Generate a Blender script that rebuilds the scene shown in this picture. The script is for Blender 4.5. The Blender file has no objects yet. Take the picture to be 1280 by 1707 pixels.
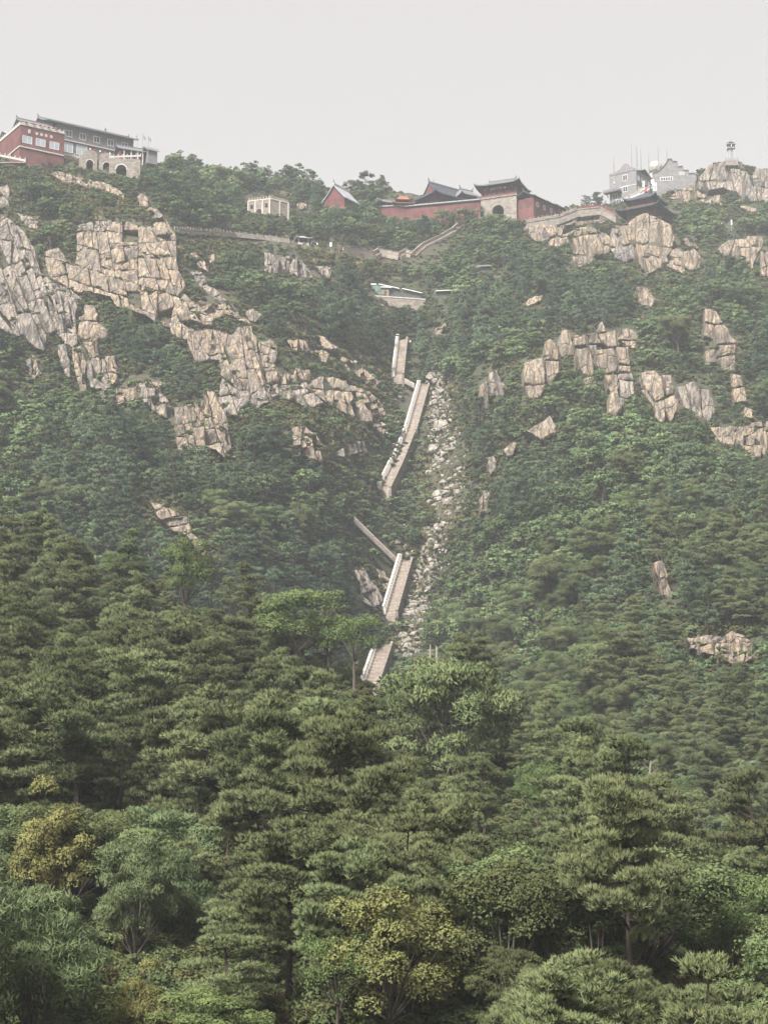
import bpy, bmesh, math, random
import numpy as np
from mathutils import Vector, Matrix, noise

# ------------------------------------------------------------------ camera, sky, sun, exposure
S = bpy.context.scene
COL = S.collection
FPX, CU, CV = 3000.0, 640.0, 853.5          # focal length and centre of the 1280 x 1707 photograph
PITCH = math.radians(10.0)
cam_d = bpy.data.cameras.new('camera'); cam = bpy.data.objects.new('camera', cam_d); COL.objects.link(cam)
cam_d.sensor_fit = 'VERTICAL'; cam_d.sensor_height = 24.0; cam_d.sensor_width = 18.0
cam_d.lens = 24.0 * FPX / 1707.0
cam_d.clip_start = 1.0; cam_d.clip_end = 6000.0
cam.location = (0, 0, 0); cam.rotation_euler = (math.pi / 2 + PITCH, 0, 0)
S.camera = cam

SUN_EL, SUN_AZ = math.radians(48), math.radians(212)     # behind the camera, to the left, through thin cloud
W = bpy.data.worlds.new('World'); S.world = W; W.use_nodes = True
wn, wl = W.node_tree.nodes, W.node_tree.links
wn.clear()
sky = wn.new('ShaderNodeTexSky'); sky.sky_type = 'NISHITA'; sky.sun_disc = False
sky.sun_elevation = SUN_EL; sky.sun_rotation = SUN_AZ; sky.dust_density = 6.0; sky.air_density = 1.0
hs = wn.new('ShaderNodeHueSaturation'); hs.inputs['Saturation'].default_value = 0.15
mx = wn.new('ShaderNodeMix'); mx.data_type = 'RGBA'; mx.inputs['Factor'].default_value = 0.76
mx.inputs['B'].default_value = (2.34, 2.19, 2.10, 1)          # even cloud cover
bg = wn.new('ShaderNodeBackground'); bg.inputs['Strength'].default_value = 0.1
wo = wn.new('ShaderNodeOutputWorld')
wl.new(sky.outputs[0], hs.inputs['Color']); wl.new(hs.outputs[0], mx.inputs['A'])
wl.new(mx.outputs['Result'], bg.inputs['Color']); wl.new(bg.outputs[0], wo.inputs['Surface'])

sun_d = bpy.data.lights.new('sun', 'SUN'); sun = bpy.data.objects.new('sun', sun_d); COL.objects.link(sun)
sun_d.energy = 3.4; sun_d.angle = math.radians(15); sun_d.color = (1.0, 0.97, 0.92)
sd = Vector((math.sin(SUN_AZ) * math.cos(SUN_EL), math.cos(SUN_AZ) * math.cos(SUN_EL), math.sin(SUN_EL)))
sun.rotation_euler = sd.to_track_quat('Z', 'Y').to_euler()

S.view_settings.view_transform = 'Standard'; S.view_settings.look = 'None'
S.view_settings.exposure = 1.62; S.view_settings.gamma = 1.0; S.view_settings.use_curve_mapping = False
S.render.engine = 'CYCLES'
cy = S.cycles
cy.max_bounces = 4; cy.diffuse_bounces = 2; cy.glossy_bounces = 1; cy.transmission_bounces = 2
cy.transparent_max_bounces = 6; cy.volume_bounces = 0
cy.use_denoising = True; cy.use_adaptive_sampling = True; cy.adaptive_threshold = 0.02
cy.caustics_reflective = False; cy.caustics_refractive = False
HAZE_DENSITY = 0.00024

# ------------------------------------------------------------------ small helpers
rng = np.random.default_rng(7); random.seed(7)
CP, SP = math.cos(PITCH), math.sin(PITCH)

def at(u, v, Y):                              # the point that lies Y metres out along the line of sight to (u, v)
    cu, cv = (u - CU) / FPX, (CV - v) / FPX
    d = (cu, CP - cv * SP, SP + cv * CP); k = Y / d[1]
    return Vector((d[0] * k, Y, d[2] * k))

def at_np(u, v, Y):
    cu, cv = (u - CU) / FPX, (CV - v) / FPX
    dy = CP - cv * SP; k = Y / dy
    return np.stack([cu * k, Y + 0 * u, (SP + cv * CP) * k], -1)

def pix(P):
    x, y, z = P; d = y * CP + z * SP
    return CU + FPX * x / d, CV - FPX * (z * CP - y * SP) / d

def mpp(u, v, Y):                             # metres covered by one pixel there
    P = at(u, v, Y); return (P.y * CP + P.z * SP) / FPX

def tag(o, label=None, cat=None, group=None, kind=None):
    if label: o['label'] = label
    if cat: o['category'] = cat
    if group: o['group'] = group
    if kind: o['kind'] = kind
    return o

def link(name, me, parent=None, mat=None):
    if mat is not None:
        me.materials.clear(); me.materials.append(mat)
    o = bpy.data.objects.new(name, me); COL.objects.link(o)
    if parent is not None: o.parent = parent
    return o

def empty(name, loc, rz=0.0):
    o = bpy.data.objects.new(name, None); COL.objects.link(o)
    o.empty_display_size = 0.5; o.location = loc; o.rotation_euler = (0, 0, rz)
    return o

def np_mesh(name, V, F, smooth=False):        # F: (n,3) or (n,4) index array
    me = bpy.data.meshes.new(name); V = np.ascontiguousarray(V, np.float32); F = np.ascontiguousarray(F, np.int32)
    n, k = F.shape
    me.vertices.add(len(V)); me.vertices.foreach_set('co', V.ravel())
    me.loops.add(n * k); me.loops.foreach_set('vertex_index', F.ravel())
    me.polygons.add(n); me.polygons.foreach_set('loop_start', np.arange(0, n * k, k, dtype=np.int32))
    me.update(calc_edges=True)
    if not smooth: me.polygons.foreach_set('use_smooth', np.zeros(n, bool))
    else: me.polygons.foreach_set('use_smooth', np.ones(n, bool))
    return me

class MB:                                     # collects shapes, then links them as one mesh object
    def __init__(s): s.v, s.f = [], []
    def add(s, vs, fs):
        b = len(s.v); s.v += [tuple(p) for p in vs]; s.f += [tuple(i + b for i in f) for f in fs]; return s
    def box(s, x0, x1, y0, y1, z0, z1):
        return s.add([(x0,y0,z0),(x1,y0,z0),(x1,y1,z0),(x0,y1,z0),(x0,y0,z1),(x1,y0,z1),(x1,y1,z1),(x0,y1,z1)],
                     [(3,2,1,0),(4,5,6,7),(0,1,5,4),(1,2,6,5),(2,3,7,6),(3,0,4,7)])
    def bar(s, a, b, w, h=None):
        a, b = Vector(a), Vector(b); h = h or w; d = (b - a).normalized()
        up = Vector((0,0,1)) if abs(d.z) < .95 else Vector((1,0,0))
        sx = d.cross(up).normalized() * w / 2; sy = sx.cross(d).normalized() * h / 2
        return s.add([a-sx-sy, a+sx-sy, a+sx+sy, a-sx+sy, b-sx-sy, b+sx-sy, b+sx+sy, b-sx+sy],
                     [(3,2,1,0),(4,5,6,7),(0,1,5,4),(1,2,6,5),(2,3,7,6),(3,0,4,7)])
    def tube(s, pts, rad, n=7):
        pts = [Vector(p) for p in pts]; base = len(s.v); m = len(pts)
        for i, p in enumerate(pts):
            d = (pts[min(i+1, m-1)] - pts[max(i-1, 0)]).normalized()
            a = d.orthogonal().normalized() if i == 0 else (a - d * a.dot(d)).normalized()
            b = d.cross(a); r = rad[i] if isinstance(rad, (list, tuple)) else rad
            for k in range(n):
                t = 2 * math.pi * k / n; s.v.append(tuple(p + (a * math.cos(t) + b * math.sin(t)) * r))
        for i in range(m - 1):
            for k in range(n):
                k2 = (k + 1) % n; s.f.append((base+i*n+k, base+i*n+k2, base+(i+1)*n+k2, base+(i+1)*n+k))
        s.f.append(tuple(base + k for k in reversed(range(n)))); s.f.append(tuple(base + (m-1)*n + k for k in range(n)))
        return s
    def lathe(s, prof, n=10, c=(0,0,0)):
        base = len(s.v)
        for r, z in prof:
            for k in range(n):
                t = 2*math.pi*k/n; s.v.append((c[0]+r*math.cos(t), c[1]+r*math.sin(t), c[2]+z))
        for i in range(len(prof)-1):
            for k in range(n):
                k2 = (k+1) % n; s.f.append((base+i*n+k, base+i*n+k2, base+(i+1)*n+k2, base+(i+1)*n+k))
        s.f.append(tuple(base+k for k in reversed(range(n)))); s.f.append(tuple(base+(len(prof)-1)*n+k for k in range(n)))
        return s
    def prism(s, poly, z0, z1):               # footprint polygon (anticlockwise), vertical sides
        n = len(poly)
        return s.add([(x, y, z0) for x, y in poly] + [(x, y, z1) for x, y in poly],
                     [tuple(reversed(range(n))), tuple(range(n, 2*n))] + [(i, (i+1) % n, n+(i+1) % n, n+i) for i in range(n)])
    def wall_xz(s, poly, y0, y1):             # outline in x-z, thickness in y
        n = len(poly)
        return s.add([(x, y0, z) for x, z in poly] + [(x, y1, z) for x, z in poly],
                     [tuple(range(n)), tuple(reversed(range(n, 2*n)))] + [(i, n+i, n+(i+1) % n, (i+1) % n) for i in range(n)])
    def mesh(s, name):
        me = bpy.data.meshes.new(name); me.from_pydata(s.v, [], s.f); me.update(); return me
    def build(s, name, mat, parent=None):
        return link(name, s.mesh(name), parent, mat)

# ------------------------------------------------------------------ materials
def srgb(r, g, b):
    f = lambda c: (c/255/12.92 if c/255 <= .04045 else ((c/255+.055)/1.055)**2.4)
    return (f(r), f(g), f(b), 1)

class NT:
    def __init__(s, name):
        s.m = bpy.data.materials.new(name); s.m.use_nodes = True
        s.t = s.m.node_tree; s.t.nodes.clear(); s.out = s.n('ShaderNodeOutputMaterial')
    def n(s, kind, **kw):
        nd = s.t.nodes.new(kind)
        for k, v in kw.items(): setattr(nd, k, v)
        return nd
    def l(s, a, b): s.t.links.new(a, b)
    def noise(s, scale, detail=4, rough=.55, vec=None, dist=0.0):
        n = s.n('ShaderNodeTexNoise'); n.inputs['Scale'].default_value = scale
        n.inputs['Detail'].default_value = detail; n.inputs['Roughness'].default_value = rough; n.inputs['Distortion'].default_value = dist
        if vec is not None: s.l(vec, n.inputs['Vector'])
        return n.outputs['Fac']
    def ramp(s, fac, stops):
        r = s.n('ShaderNodeValToRGB'); e = r.color_ramp.elements
        while len(e) < len(stops): e.new(.5)
        for i, (p, c) in enumerate(stops):
            e[i].position = p; e[i].color = c if len(c) == 4 else (*c, 1)
        s.l(fac, r.inputs[0]); return r.outputs[0]
    def mix(s, fac, a, b, mode='MIX'):
        m = s.n('ShaderNodeMix'); m.data_type = 'RGBA'; m.blend_type = mode
        for k, x in (('Factor', fac), ('A', a), ('B', b)):
            if hasattr(x, 'links'): s.l(x, m.inputs[k] if k != 'Factor' else m.inputs[0])
            elif k == 'Factor': m.inputs[0].default_value = x
            else: m.inputs[k].default_value = x
        return m.outputs['Result']
    def math(s, op, a, b=None):
        m = s.n('ShaderNodeMath'); m.operation = op
        for i, x in enumerate((a, b)):
            if x is None: continue
            if hasattr(x, 'links'): s.l(x, m.inputs[i])
            else: m.inputs[i].default_value = x
        return m.outputs[0]
    def mapping(s, scale, rot=(0,0,0), coord='Object'):
        tc = s.n('ShaderNodeTexCoord'); mp = s.n('ShaderNodeMapping')
        mp.inputs['Scale'].default_value = scale; mp.inputs['Rotation'].default_value = rot
        s.l(tc.outputs[coord], mp.inputs['Vector']); return mp.outputs[0]
    def pos(s, scale, rot=(0,0,0)):
        g = s.n('ShaderNodeNewGeometry'); mp = s.n('ShaderNodeMapping')
        mp.inputs['Scale'].default_value = scale; mp.inputs['Rotation'].default_value = rot
        s.l(g.outputs['Position'], mp.inputs['Vector']); return mp.outputs[0]
    def bump(s, h, strength=.5, dist=.2):
        b = s.n('ShaderNodeBump'); b.inputs['Strength'].default_value = strength; b.inputs['Distance'].default_value = dist
        s.l(h, b.inputs['Height']); return b.outputs[0]
    def finish(s, col, rough=.9, normal=None, spec=.2, metal=0):
        p = s.n('ShaderNodeBsdfPrincipled'); p.inputs['Roughness'].default_value = rough
        p.inputs['Specular IOR Level'].default_value = spec; p.inputs['Metallic'].default_value = metal
        if hasattr(col, 'links'): s.l(col, p.inputs['Base Color'])
        else: p.inputs['Base Color'].default_value = col
        if normal is not None: s.l(normal, p.inputs['Normal'])
        s.l(p.outputs[0], s.out.inputs['Surface']); return s.m

M = {}
def plain(key, c, rough=.8, var=.25, scale=1.2, spec=.2, metal=0):
    t = NT(key); v = t.pos((1,1,1)); n = t.noise(scale, 5, .6, v)
    d = tuple(x * (1 - var) for x in c[:3]) + (1,); b = tuple(min(1, x * (1 + var)) for x in c[:3]) + (1,)
    M[key] = t.finish(t.ramp(n, [(.3, d), (.7, b)]), rough, None, spec, metal)
plain('red_plaster', (.125, .052, .050), .9, .42, .28)
plain('red_paint', (.125, .045, .042), .7, .2, 1.0)
plain('orange_tile', (.36, .14, .07), .7, .25, 2)
plain('grey_brick', (.17, .165, .165), .9, .22, .8)
plain('white_stone', (.43, .395, .36), .85, .15, 1)
plain('tower_paint', (.40, .40, .41), .6, .1, 1)
plain('white_paint', (.62, .61, .60), .6, .08, 1)
plain('grey_tile', (.13, .135, .14), .8, .3, 1.5)
plain('slate_tile', (.055, .065, .085), .7, .3, 1.5)
plain('pale_tile', (.30, .31, .33), .8, .2, 1.5)
plain('dark_glass', (.05, .055, .065), .25, .2, .6, .5)
plain('pale_glass', (.30, .33, .36), .25, .2, .4, .5)
plain('opening_shade', (.02, .02, .02), .95, .1)  # near-black colour painted in for the shade inside openings
plain('wood_brown', (.10, .06, .04), .8, .3, 2)
plain('metal_grey', (.24, .24, .25), .55, .1, 1, .4, .3)
plain('red_cloth', (.36, .07, .05), .8, .15, 2)
plain('cream_dome', (.32, .30, .26), .6, .06, .6)
plain('green_tarp', (.11, .17, .13), .7, .25, 1)
plain('dark_net', (.07, .078, .07), .9, .3, 1.5)
plain('skin', (.42, .26, .18), .7, .05)
plain('black_cloth', (.02, .02, .025), .85, .2)
plain('white_cloth', (.75, .74, .72), .85, .05)
plain('blue_cloth', (.06, .11, .25), .85, .1)
plain('dead_wood', (.24, .21, .18), .9, .25, 3)

def masonry(key, a, b, sx, sz, mortar):
    t = NT(key); v = t.mapping((1,1,1))
    sep = t.n('ShaderNodeSeparateXYZ'); t.l(v, sep.inputs[0]); cmb = t.n('ShaderNodeCombineXYZ')
    t.l(t.math('ADD', sep.outputs[0], t.math('MULTIPLY', sep.outputs[1], .93)), cmb.inputs[0]); t.l(sep.outputs[2], cmb.inputs[1])
    br = t.n('ShaderNodeTexBrick'); t.l(cmb.outputs[0], br.inputs['Vector']); br.inputs['Scale'].default_value = 1
    br.inputs['Brick Width'].default_value = sx; br.inputs['Row Height'].default_value = sz; br.inputs['Mortar Size'].default_value = .03
    br.inputs['Color1'].default_value = a; br.inputs['Color2'].default_value = b; br.inputs['Mortar'].default_value = mortar
    n = t.noise(.9, 6, .65, t.pos((1,1,.6)))
    c = t.mix(.7, br.outputs['Color'], t.ramp(n, [(.3, (.45,.42,.4)), (.72, (1,1,1))]), 'MULTIPLY')
    M[key] = t.finish(c, .9, t.bump(n, .6, .15))
masonry('stone_wall', (.36,.32,.27,1), (.23,.20,.18,1), 1.1, .5, (.12,.11,.10,1))
masonry('tan_wall', (.33,.285,.235,1), (.24,.205,.175,1), .8, .45, (.16,.14,.12,1))
masonry('hotel_brick', (.20,.19,.19,1), (.15,.145,.15,1), .9, .35, (.11,.11,.11,1))
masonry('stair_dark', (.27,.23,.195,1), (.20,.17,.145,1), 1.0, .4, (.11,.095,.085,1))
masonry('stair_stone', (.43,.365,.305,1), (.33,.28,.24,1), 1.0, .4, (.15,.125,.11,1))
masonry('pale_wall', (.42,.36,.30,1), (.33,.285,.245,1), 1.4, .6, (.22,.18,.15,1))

def roof_mat(key, c):
    t = NT(key); v = t.mapping((1,1,1)); w = t.n('ShaderNodeTexWave'); w.bands_direction = 'X'
    w.inputs['Scale'].default_value = 1.1; t.l(v, w.inputs['Vector'])
    n = t.noise(1.3, 5, .6, v)
    col = t.mix(.55, c, t.ramp(n, [(.3, (.4,.4,.42)), (.7, (1.3,1.3,1.3))]), 'MULTIPLY')
    M[key] = t.finish(col, .75, t.bump(w.outputs['Fac'], .8, .12))
roof_mat('roof_grey', (.17,.175,.18,1)); roof_mat('roof_slate', (.06,.07,.09,1)); roof_mat('roof_orange', (.28,.14,.09,1)); roof_mat('roof_pale', (.34,.35,.37,1))

def rock_material(key, pale, tan, grey, stain):
    t = NT(key); oi = t.n('ShaderNodeObjectInfo')
    n1 = t.noise(.16, 6, .62, t.pos((1, 1, .8)))
    n2 = t.noise(.9, 8, .7, t.pos((1.6, 1.6, .22), (0, .12, 0)))            # streaks that run down the faces
    n3 = t.noise(3.2, 6, .7, t.pos((1, 1, 1)))
    base = t.mix(t.ramp(n1, [(.36, (0,0,0)), (.62, (1,1,1))]), tan, grey)
    base = t.mix(t.ramp(oi.outputs['Random'], [(.2, (0,0,0)), (1, (.75,.75,.75))]), base, pale)
    base = t.mix(t.ramp(n2, [(.41, (0,0,0)), (.57, (.88,.88,.88))]), base, stain)
    base = t.mix(.55, base, t.ramp(n3, [(.28, (.5,.48,.46)), (.5, (1,1,1)), (.75, (1.12,1.1,1.06))]), 'MULTIPLY')
    w = t.n('ShaderNodeTexVoronoi'); w.feature = 'DISTANCE_TO_EDGE'; w.inputs['Scale'].default_value = .26
    t.l(t.pos((1.3, 1.3, .55), (0, .2, .3)), w.inputs['Vector'])
    crack = t.ramp(w.outputs['Distance'], [(0, (0,0,0)), (.05, (1,1,1))])
    base = t.mix(.55, base, t.ramp(w.outputs['Distance'], [(0, (.25,.23,.21)), (.03, (1,1,1))]), 'MULTIPLY')
    h = t.math('ADD', t.math('MULTIPLY', n3, .6), t.math('ADD', n2, t.math('MULTIPLY', crack, .5)))
    M[key] = t.finish(base, .92, t.bump(h, .9, .5))
rock_material('granite', (.45,.35,.24,1), (.375,.28,.185,1), (.26,.22,.18,1), (.11,.10,.095,1))
rock_material('granite_grey', (.40,.335,.27,1), (.335,.275,.22,1), (.24,.21,.19,1), (.10,.095,.09,1))
rock_material('boulder_stone', (.46,.40,.33,1), (.39,.335,.275,1), (.32,.29,.26,1), (.20,.185,.17,1))

def soil(key, a, b, c):
    t = NT(key); n1 = t.noise(.05, 6, .6, t.pos((1,1,1))); n2 = t.noise(.8, 7, .7, t.pos((1,1,1)))
    col = t.mix(t.ramp(n1, [(.4, (0,0,0)), (.6, (1,1,1))]), a, b)
    col = t.mix(t.ramp(n2, [(.45, (0,0,0)), (.65, (1,1,1))]), col, c)
    M[key] = t.finish(col, .95, t.bump(n2, .8, .6))
soil('hill_soil', (.045,.050,.028,1), (.085,.075,.052,1), (.028,.035,.020,1))
soil('forest_floor', (.040,.035,.022,1), (.035,.042,.020,1), (.028,.032,.016,1))

def leaf(key, dark, light, tip, hue=.02, val=.25, trans=.2):
    t = NT(key); a = t.n('ShaderNodeAttribute'); a.attribute_name = 'tone'; b = t.n('ShaderNodeAttribute'); b.attribute_name = 'tip'
    oi = t.n('ShaderNodeObjectInfo')
    c = t.mix(a.outputs['Fac'], dark, light); c = t.mix(t.math('MULTIPLY', b.outputs['Fac'], .7), c, tip)
    h = t.n('ShaderNodeHueSaturation'); t.l(c, h.inputs['Color'])
    r = oi.outputs['Random']
    ia = t.n('ShaderNodeAttribute'); ia.attribute_type = 'INSTANCER'; ia.attribute_name = 'shade'; sh_ = ia.outputs['Fac']
    t.l(t.math('SUBTRACT', t.math('ADD', t.math('MULTIPLY', r, hue * 2), .5 - hue), t.math('MULTIPLY', sh_, .035)), h.inputs['Hue'])
    r2 = t.math('FRACT', t.math('MULTIPLY', r, 7.31))
    t.l(t.math('ADD', t.math('ADD', t.math('MULTIPLY', r2, val * 2), 1 - val), sh_), h.inputs['Value'])
    d = t.n('ShaderNodeBsdfDiffuse'); tr = t.n('ShaderNodeBsdfTranslucent'); ms = t.n('ShaderNodeMixShader'); ms.inputs[0].default_value = trans
    nm = t.n('ShaderNodeAttribute'); nm.attribute_name = 'lie'; vt = t.n('ShaderNodeVectorTransform'); vt.vector_type = 'NORMAL'; vt.convert_from = 'OBJECT'; vt.convert_to = 'WORLD'
    ge = t.n('ShaderNodeNewGeometry'); t.l(nm.outputs['Vector'], vt.inputs[0])
    mv = t.n('ShaderNodeMix'); mv.data_type = 'VECTOR'; mv.inputs[0].default_value = .62
    t.l(ge.outputs['Normal'], mv.inputs[4]); t.l(vt.outputs[0], mv.inputs[5])
    nz = t.n('ShaderNodeVectorMath'); nz.operation = 'NORMALIZE'; t.l(mv.outputs[1], nz.inputs[0]); t.l(nz.outputs[0], d.inputs['Normal'])
    t.l(h.outputs[0], d.inputs['Color']); t.l(h.outputs[0], tr.inputs['Color'])
    t.l(d.outputs[0], ms.inputs[1]); t.l(tr.outputs[0], ms.inputs[2]); t.l(ms.outputs[0], t.out.inputs['Surface'])
    M[key] = t.m
leaf('pine_needles', (.058,.078,.042,1), (.106,.130,.064,1), (.23,.25,.115,1), .014, .32)
leaf('broad_leaves', (.070,.092,.042,1), (.125,.150,.068,1), (.16,.18,.08,1), .018, .28)
leaf('pale_leaves', (.085,.125,.048,1), (.13,.175,.068,1), (.17,.20,.08,1), .012, .15)
leaf('feather_leaves', (.09,.122,.06,1), (.155,.19,.095,1), (.19,.215,.105,1), .012, .15)
leaf('golden_leaves', (.135,.138,.052,1), (.22,.21,.085,1), (.27,.25,.105,1), .006, .08)
leaf('olive_leaves', (.10,.122,.045,1), (.19,.205,.078,1), (.27,.26,.11,1), .006, .06)
leaf('far_pine', (.052,.084,.055,1), (.096,.136,.078,1), (.145,.188,.098,1), .015, .38)
leaf('far_leaves', (.080,.118,.055,1), (.132,.178,.082,1), (.168,.212,.095,1), .02, .35)
leaf('scrub', (.075,.085,.035,1), (.12,.12,.055,1), (.15,.14,.065,1), .03, .30)
leaf('dry_grass', (.14,.135,.065,1), (.20,.175,.09,1), (.24,.21,.11,1), .02, .25)
def bark(key, a, b):
    t = NT(key); n = t.noise(2.2, 6, .7, t.pos((2,2,.5)))
    M[key] = t.finish(t.ramp(n, [(.35, a), (.7, b)]), .95, t.bump(n, .8, .1))
bark('pine_bark', (.030,.022,.018), (.085,.065,.052)); bark('grey_bark', (.06,.05,.042), (.14,.12,.10))
# ------------------------------------------------------------------ the lie of the land
class RBF:                                    # smooth surface through the surveyed points
    def __init__(s, pts):
        p = np.array(pts, float); s.x = p[:, :2] / 100; y = p[:, 2]; n = len(p)
        K = np.linalg.norm(s.x[:, None] - s.x[None], axis=-1); P = np.c_[np.ones(n), s.x]
        A = np.block([[K - .15 * np.eye(n), P], [P.T, np.zeros((3, 3))]])
        s.w = np.linalg.solve(A, np.r_[y, 0, 0, 0])
    def __call__(s, u, v):
        u, v = np.broadcast_arrays(np.asarray(u, float), np.asarray(v, float)); q = np.stack([u.ravel(), v.ravel()], -1) / 100
        out = np.empty(len(q))
        for i in range(0, len(q), 20000):
            k = np.linalg.norm(q[i:i+20000, None] - s.x[None], axis=-1)
            out[i:i+20000] = k @ s.w[:-3] + s.w[-3] + q[i:i+20000] @ s.w[-2:]
        return out.reshape(u.shape)

SKY = np.array([(-400,262),(0,264),(150,262),(205,266),(270,276),(350,290),(430,302),(500,310),(600,320),(650,322),(700,328),(750,338),(850,346),
                (950,348),(1000,346),(1050,330),(1100,312),(1140,302),(1160,294),(1185,276),(1218,266),(1245,280),(1280,292),(1700,300)], float)
def v_sky(u): return np.interp(u, SKY[:, 0], SKY[:, 1])
mount = [(0,264,565),(200,266,575),(300,280,625),(450,305,690),(600,320,690),(700,328,665),(830,345,650),(1000,346,685),(1100,312,720),(1218,266,705),(1280,292,690),
 (-300,262,560),(1600,300,690),(-300,500,455),(-300,800,370),(-300,1100,310),(1600,600,460),(1600,900,330),(1600,1200,240),
 (0,350,520),(100,330,530),(200,320,535),(260,350,515),(0,500,474),(100,500,477),(200,500,470),(300,420,500),(300,520,470),(0,650,430),(150,650,438),
 (330,700,424),(340,620,440),(450,560,470),(500,740,410),(600,650,488),(665,650,517),(715,650,521),(650,780,479),(705,780,484),(630,950,437),(700,950,442),(655,590,537),(685,590,539),(575,900,425),(400,420,540),(400,350,590),(450,355,585),(570,345,615),(520,420,552),(570,430,555),
 (700,430,580),(660,500,555),(760,390,605),(830,372,622),(900,380,605),(690,650,520),(680,800,480),(680,950,440),(640,1050,415),(620,1150,385),(740,600,515),
 (760,800,455),(800,700,465),(820,850,425),(760,1000,420),(870,600,470),(950,600,470),(1050,600,475),(1000,400,590),(1080,420,585),(1100,365,615),(1210,330,665),
 (1230,420,600),(1200,560,490),(1200,700,450),(1280,700,450),(900,720,430),(1000,750,415),(900,900,370),(1000,900,355),(1100,1000,310),(1200,1000,310),(1280,1000,300),
 (1280,1200,240),(1000,1200,265),(850,1100,330),(750,1150,370),(0,800,385),(200,800,390),(400,850,385),(500,900,392),(560,1000,386),(300,1000,340),(0,1000,335),
 (1280,1400,195),(1000,1400,205),(640,1350,310),(200,1300,300),(640,1600,250),(0,1600,230),(1280,1700,150)]
near = [(u, v, y) for v, y in ((1707,80),(1900,62),(2300,42)) for u in (-300,0,640,1280,1600)] + [
 (640,1500,106),(200,1450,118),(1100,1560,102),(640,1330,158),(200,1200,172),(400,1180,188),(950,1450,128),
 (-300,950,225),(0,960,225),(200,975,220),(340,1025,216),(430,1070,212),(560,1125,206),(640,1170,198),(720,1210,190),(800,1225,184),(880,1300,172),(960,1380,156),(1050,1440,146),(1150,1530,130),(1280,1570,124),(1600,1590,120)]
RIDGE = np.array([(-400,955),(0,960),(200,975),(340,1025),(430,1070),(560,1125),(640,1170),(720,1210),(800,1225),(880,1300),(960,1380),(1050,1440),(1150,1530),(1280,1570),(1700,1590)], float)
def v_ridge(u): return np.interp(u, RIDGE[:, 0], RIDGE[:, 1])
DM, DF = RBF(mount), RBF(near)
def Ym(u, v): return float(DM(u, v))
def Yf(u, v): return float(DF(u, v))

def sheet(name, depth, top, us, vbot, back, mat, rough):
    us = np.array(us); nr = 90; rows = []
    for i in range(nr):
        t = i / (nr - 1); v = vbot + (top(us) - vbot) * t
        P = at_np(us, v, depth(us, v)); rows.append(P)
    last = rows[-1]
    for dy, dz in back:
        k = (last[:, 1] + dy) / last[:, 1]
        rows.append(np.stack([last[:, 0] * k, last[:, 1] + dy, last[:, 2] + dz], -1))
    V = np.array(rows).reshape(-1, 3); n = len(us)
    for i in range(len(V)):
        p = Vector(V[i]); V[i, 2] += rough * (noise.noise(p * .05) * 1.6 + noise.noise(p * .17) * .7)
    j, i = np.meshgrid(np.arange(len(rows) - 1), np.arange(n - 1), indexing='ij'); a = (j * n + i).ravel()
    F = np.stack([a, a + 1, a + n + 1, a + n], -1)
    o = link(name, np_mesh(name, V, F, True), None, mat); return tag(o, kind='structure')

tag(sheet('mountain', DM, v_sky, np.linspace(-400, 1700, 150), 1750, [(8,-.6),(25,-3),(60,-12),(130,-34),(260,-90),(380,-170),(420,-330)], M['hill_soil'], 1.0),
    'steep mountainside with granite cliffs under its ridge of temples', 'mountain')
tag(sheet('near_hill', DF, v_ridge, np.linspace(-400, 1700, 110), 2600, [(4,-.4),(12,-3),(25,-10),(45,-24),(70,-46),(90,-72)], M['forest_floor'], .7),
    'wooded near slope falling towards the viewer', 'hillside')
g = MB().add([(-900,-300,-75),(900,-300,-75),(900,1500,-75),(-900,1500,-75)], [(0,1,2,3)]).build('ground', M['forest_floor'])
tag(g, 'valley floor under the wooded slopes', 'ground', kind='structure')
# ------------------------------------------------------------------ granite outcrops: jointed blocks that stand out of the slope
class Zm:                                     # survey windows of the photograph: window pixel -> photograph pixel
    def __init__(s, x, y, k): s.x, s.y, s.k = x, y, k
    def __call__(s, pts): return [(s.x + a / s.k, s.y + b / s.k) for a, b in pts]
Z1, Z2, Z3, Z4, Z5, Z6 = Zm(0,260,3.2), Zm(250,480,3.2), Zm(780,460,2.56), Zm(960,220,4), Zm(860,300,3.048), Zm(460,360,3.2)
MS = 4
MASK = np.zeros((1707 // MS + 40, 1280 // MS + 1), bool)       # where the rock must stay in view
MASK0 = np.zeros_like(MASK)
def fill_mask(mask, poly, grow=0):
    p = np.array(poly); c = p.mean(0)
    if grow: p = c + (p - c) * (1 + grow / max(4, np.linalg.norm(p - c, axis=1).mean()))
    y0, y1 = max(0, int(p[:, 1].min() / MS)), min(mask.shape[0] - 1, int(p[:, 1].max() / MS) + 1)
    x0, x1 = max(0, int(p[:, 0].min() / MS)), min(mask.shape[1] - 1, int(p[:, 0].max() / MS) + 1)
    if y1 < y0 or x1 < x0: return
    yy, xx = np.mgrid[y0:y1+1, x0:x1+1] * MS + MS / 2; ins = np.zeros(xx.shape, bool)
    for i in range(len(p)):
        a, b = p[i], p[(i + 1) % len(p)]
        if a[1] == b[1]: continue
        cr = ((a[1] > yy) != (b[1] > yy)) & (xx < (b[0] - a[0]) * (yy - a[1]) / (b[1] - a[1]) + a[0]); ins ^= cr
    mask[y0:y1+1, x0:x1+1] |= ins
def in_mask(mask, u, v):
    i, j = int(v / MS), int(u / MS)
    return 0 <= i < mask.shape[0] and 0 <= j < mask.shape[1] and mask[i, j]

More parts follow.
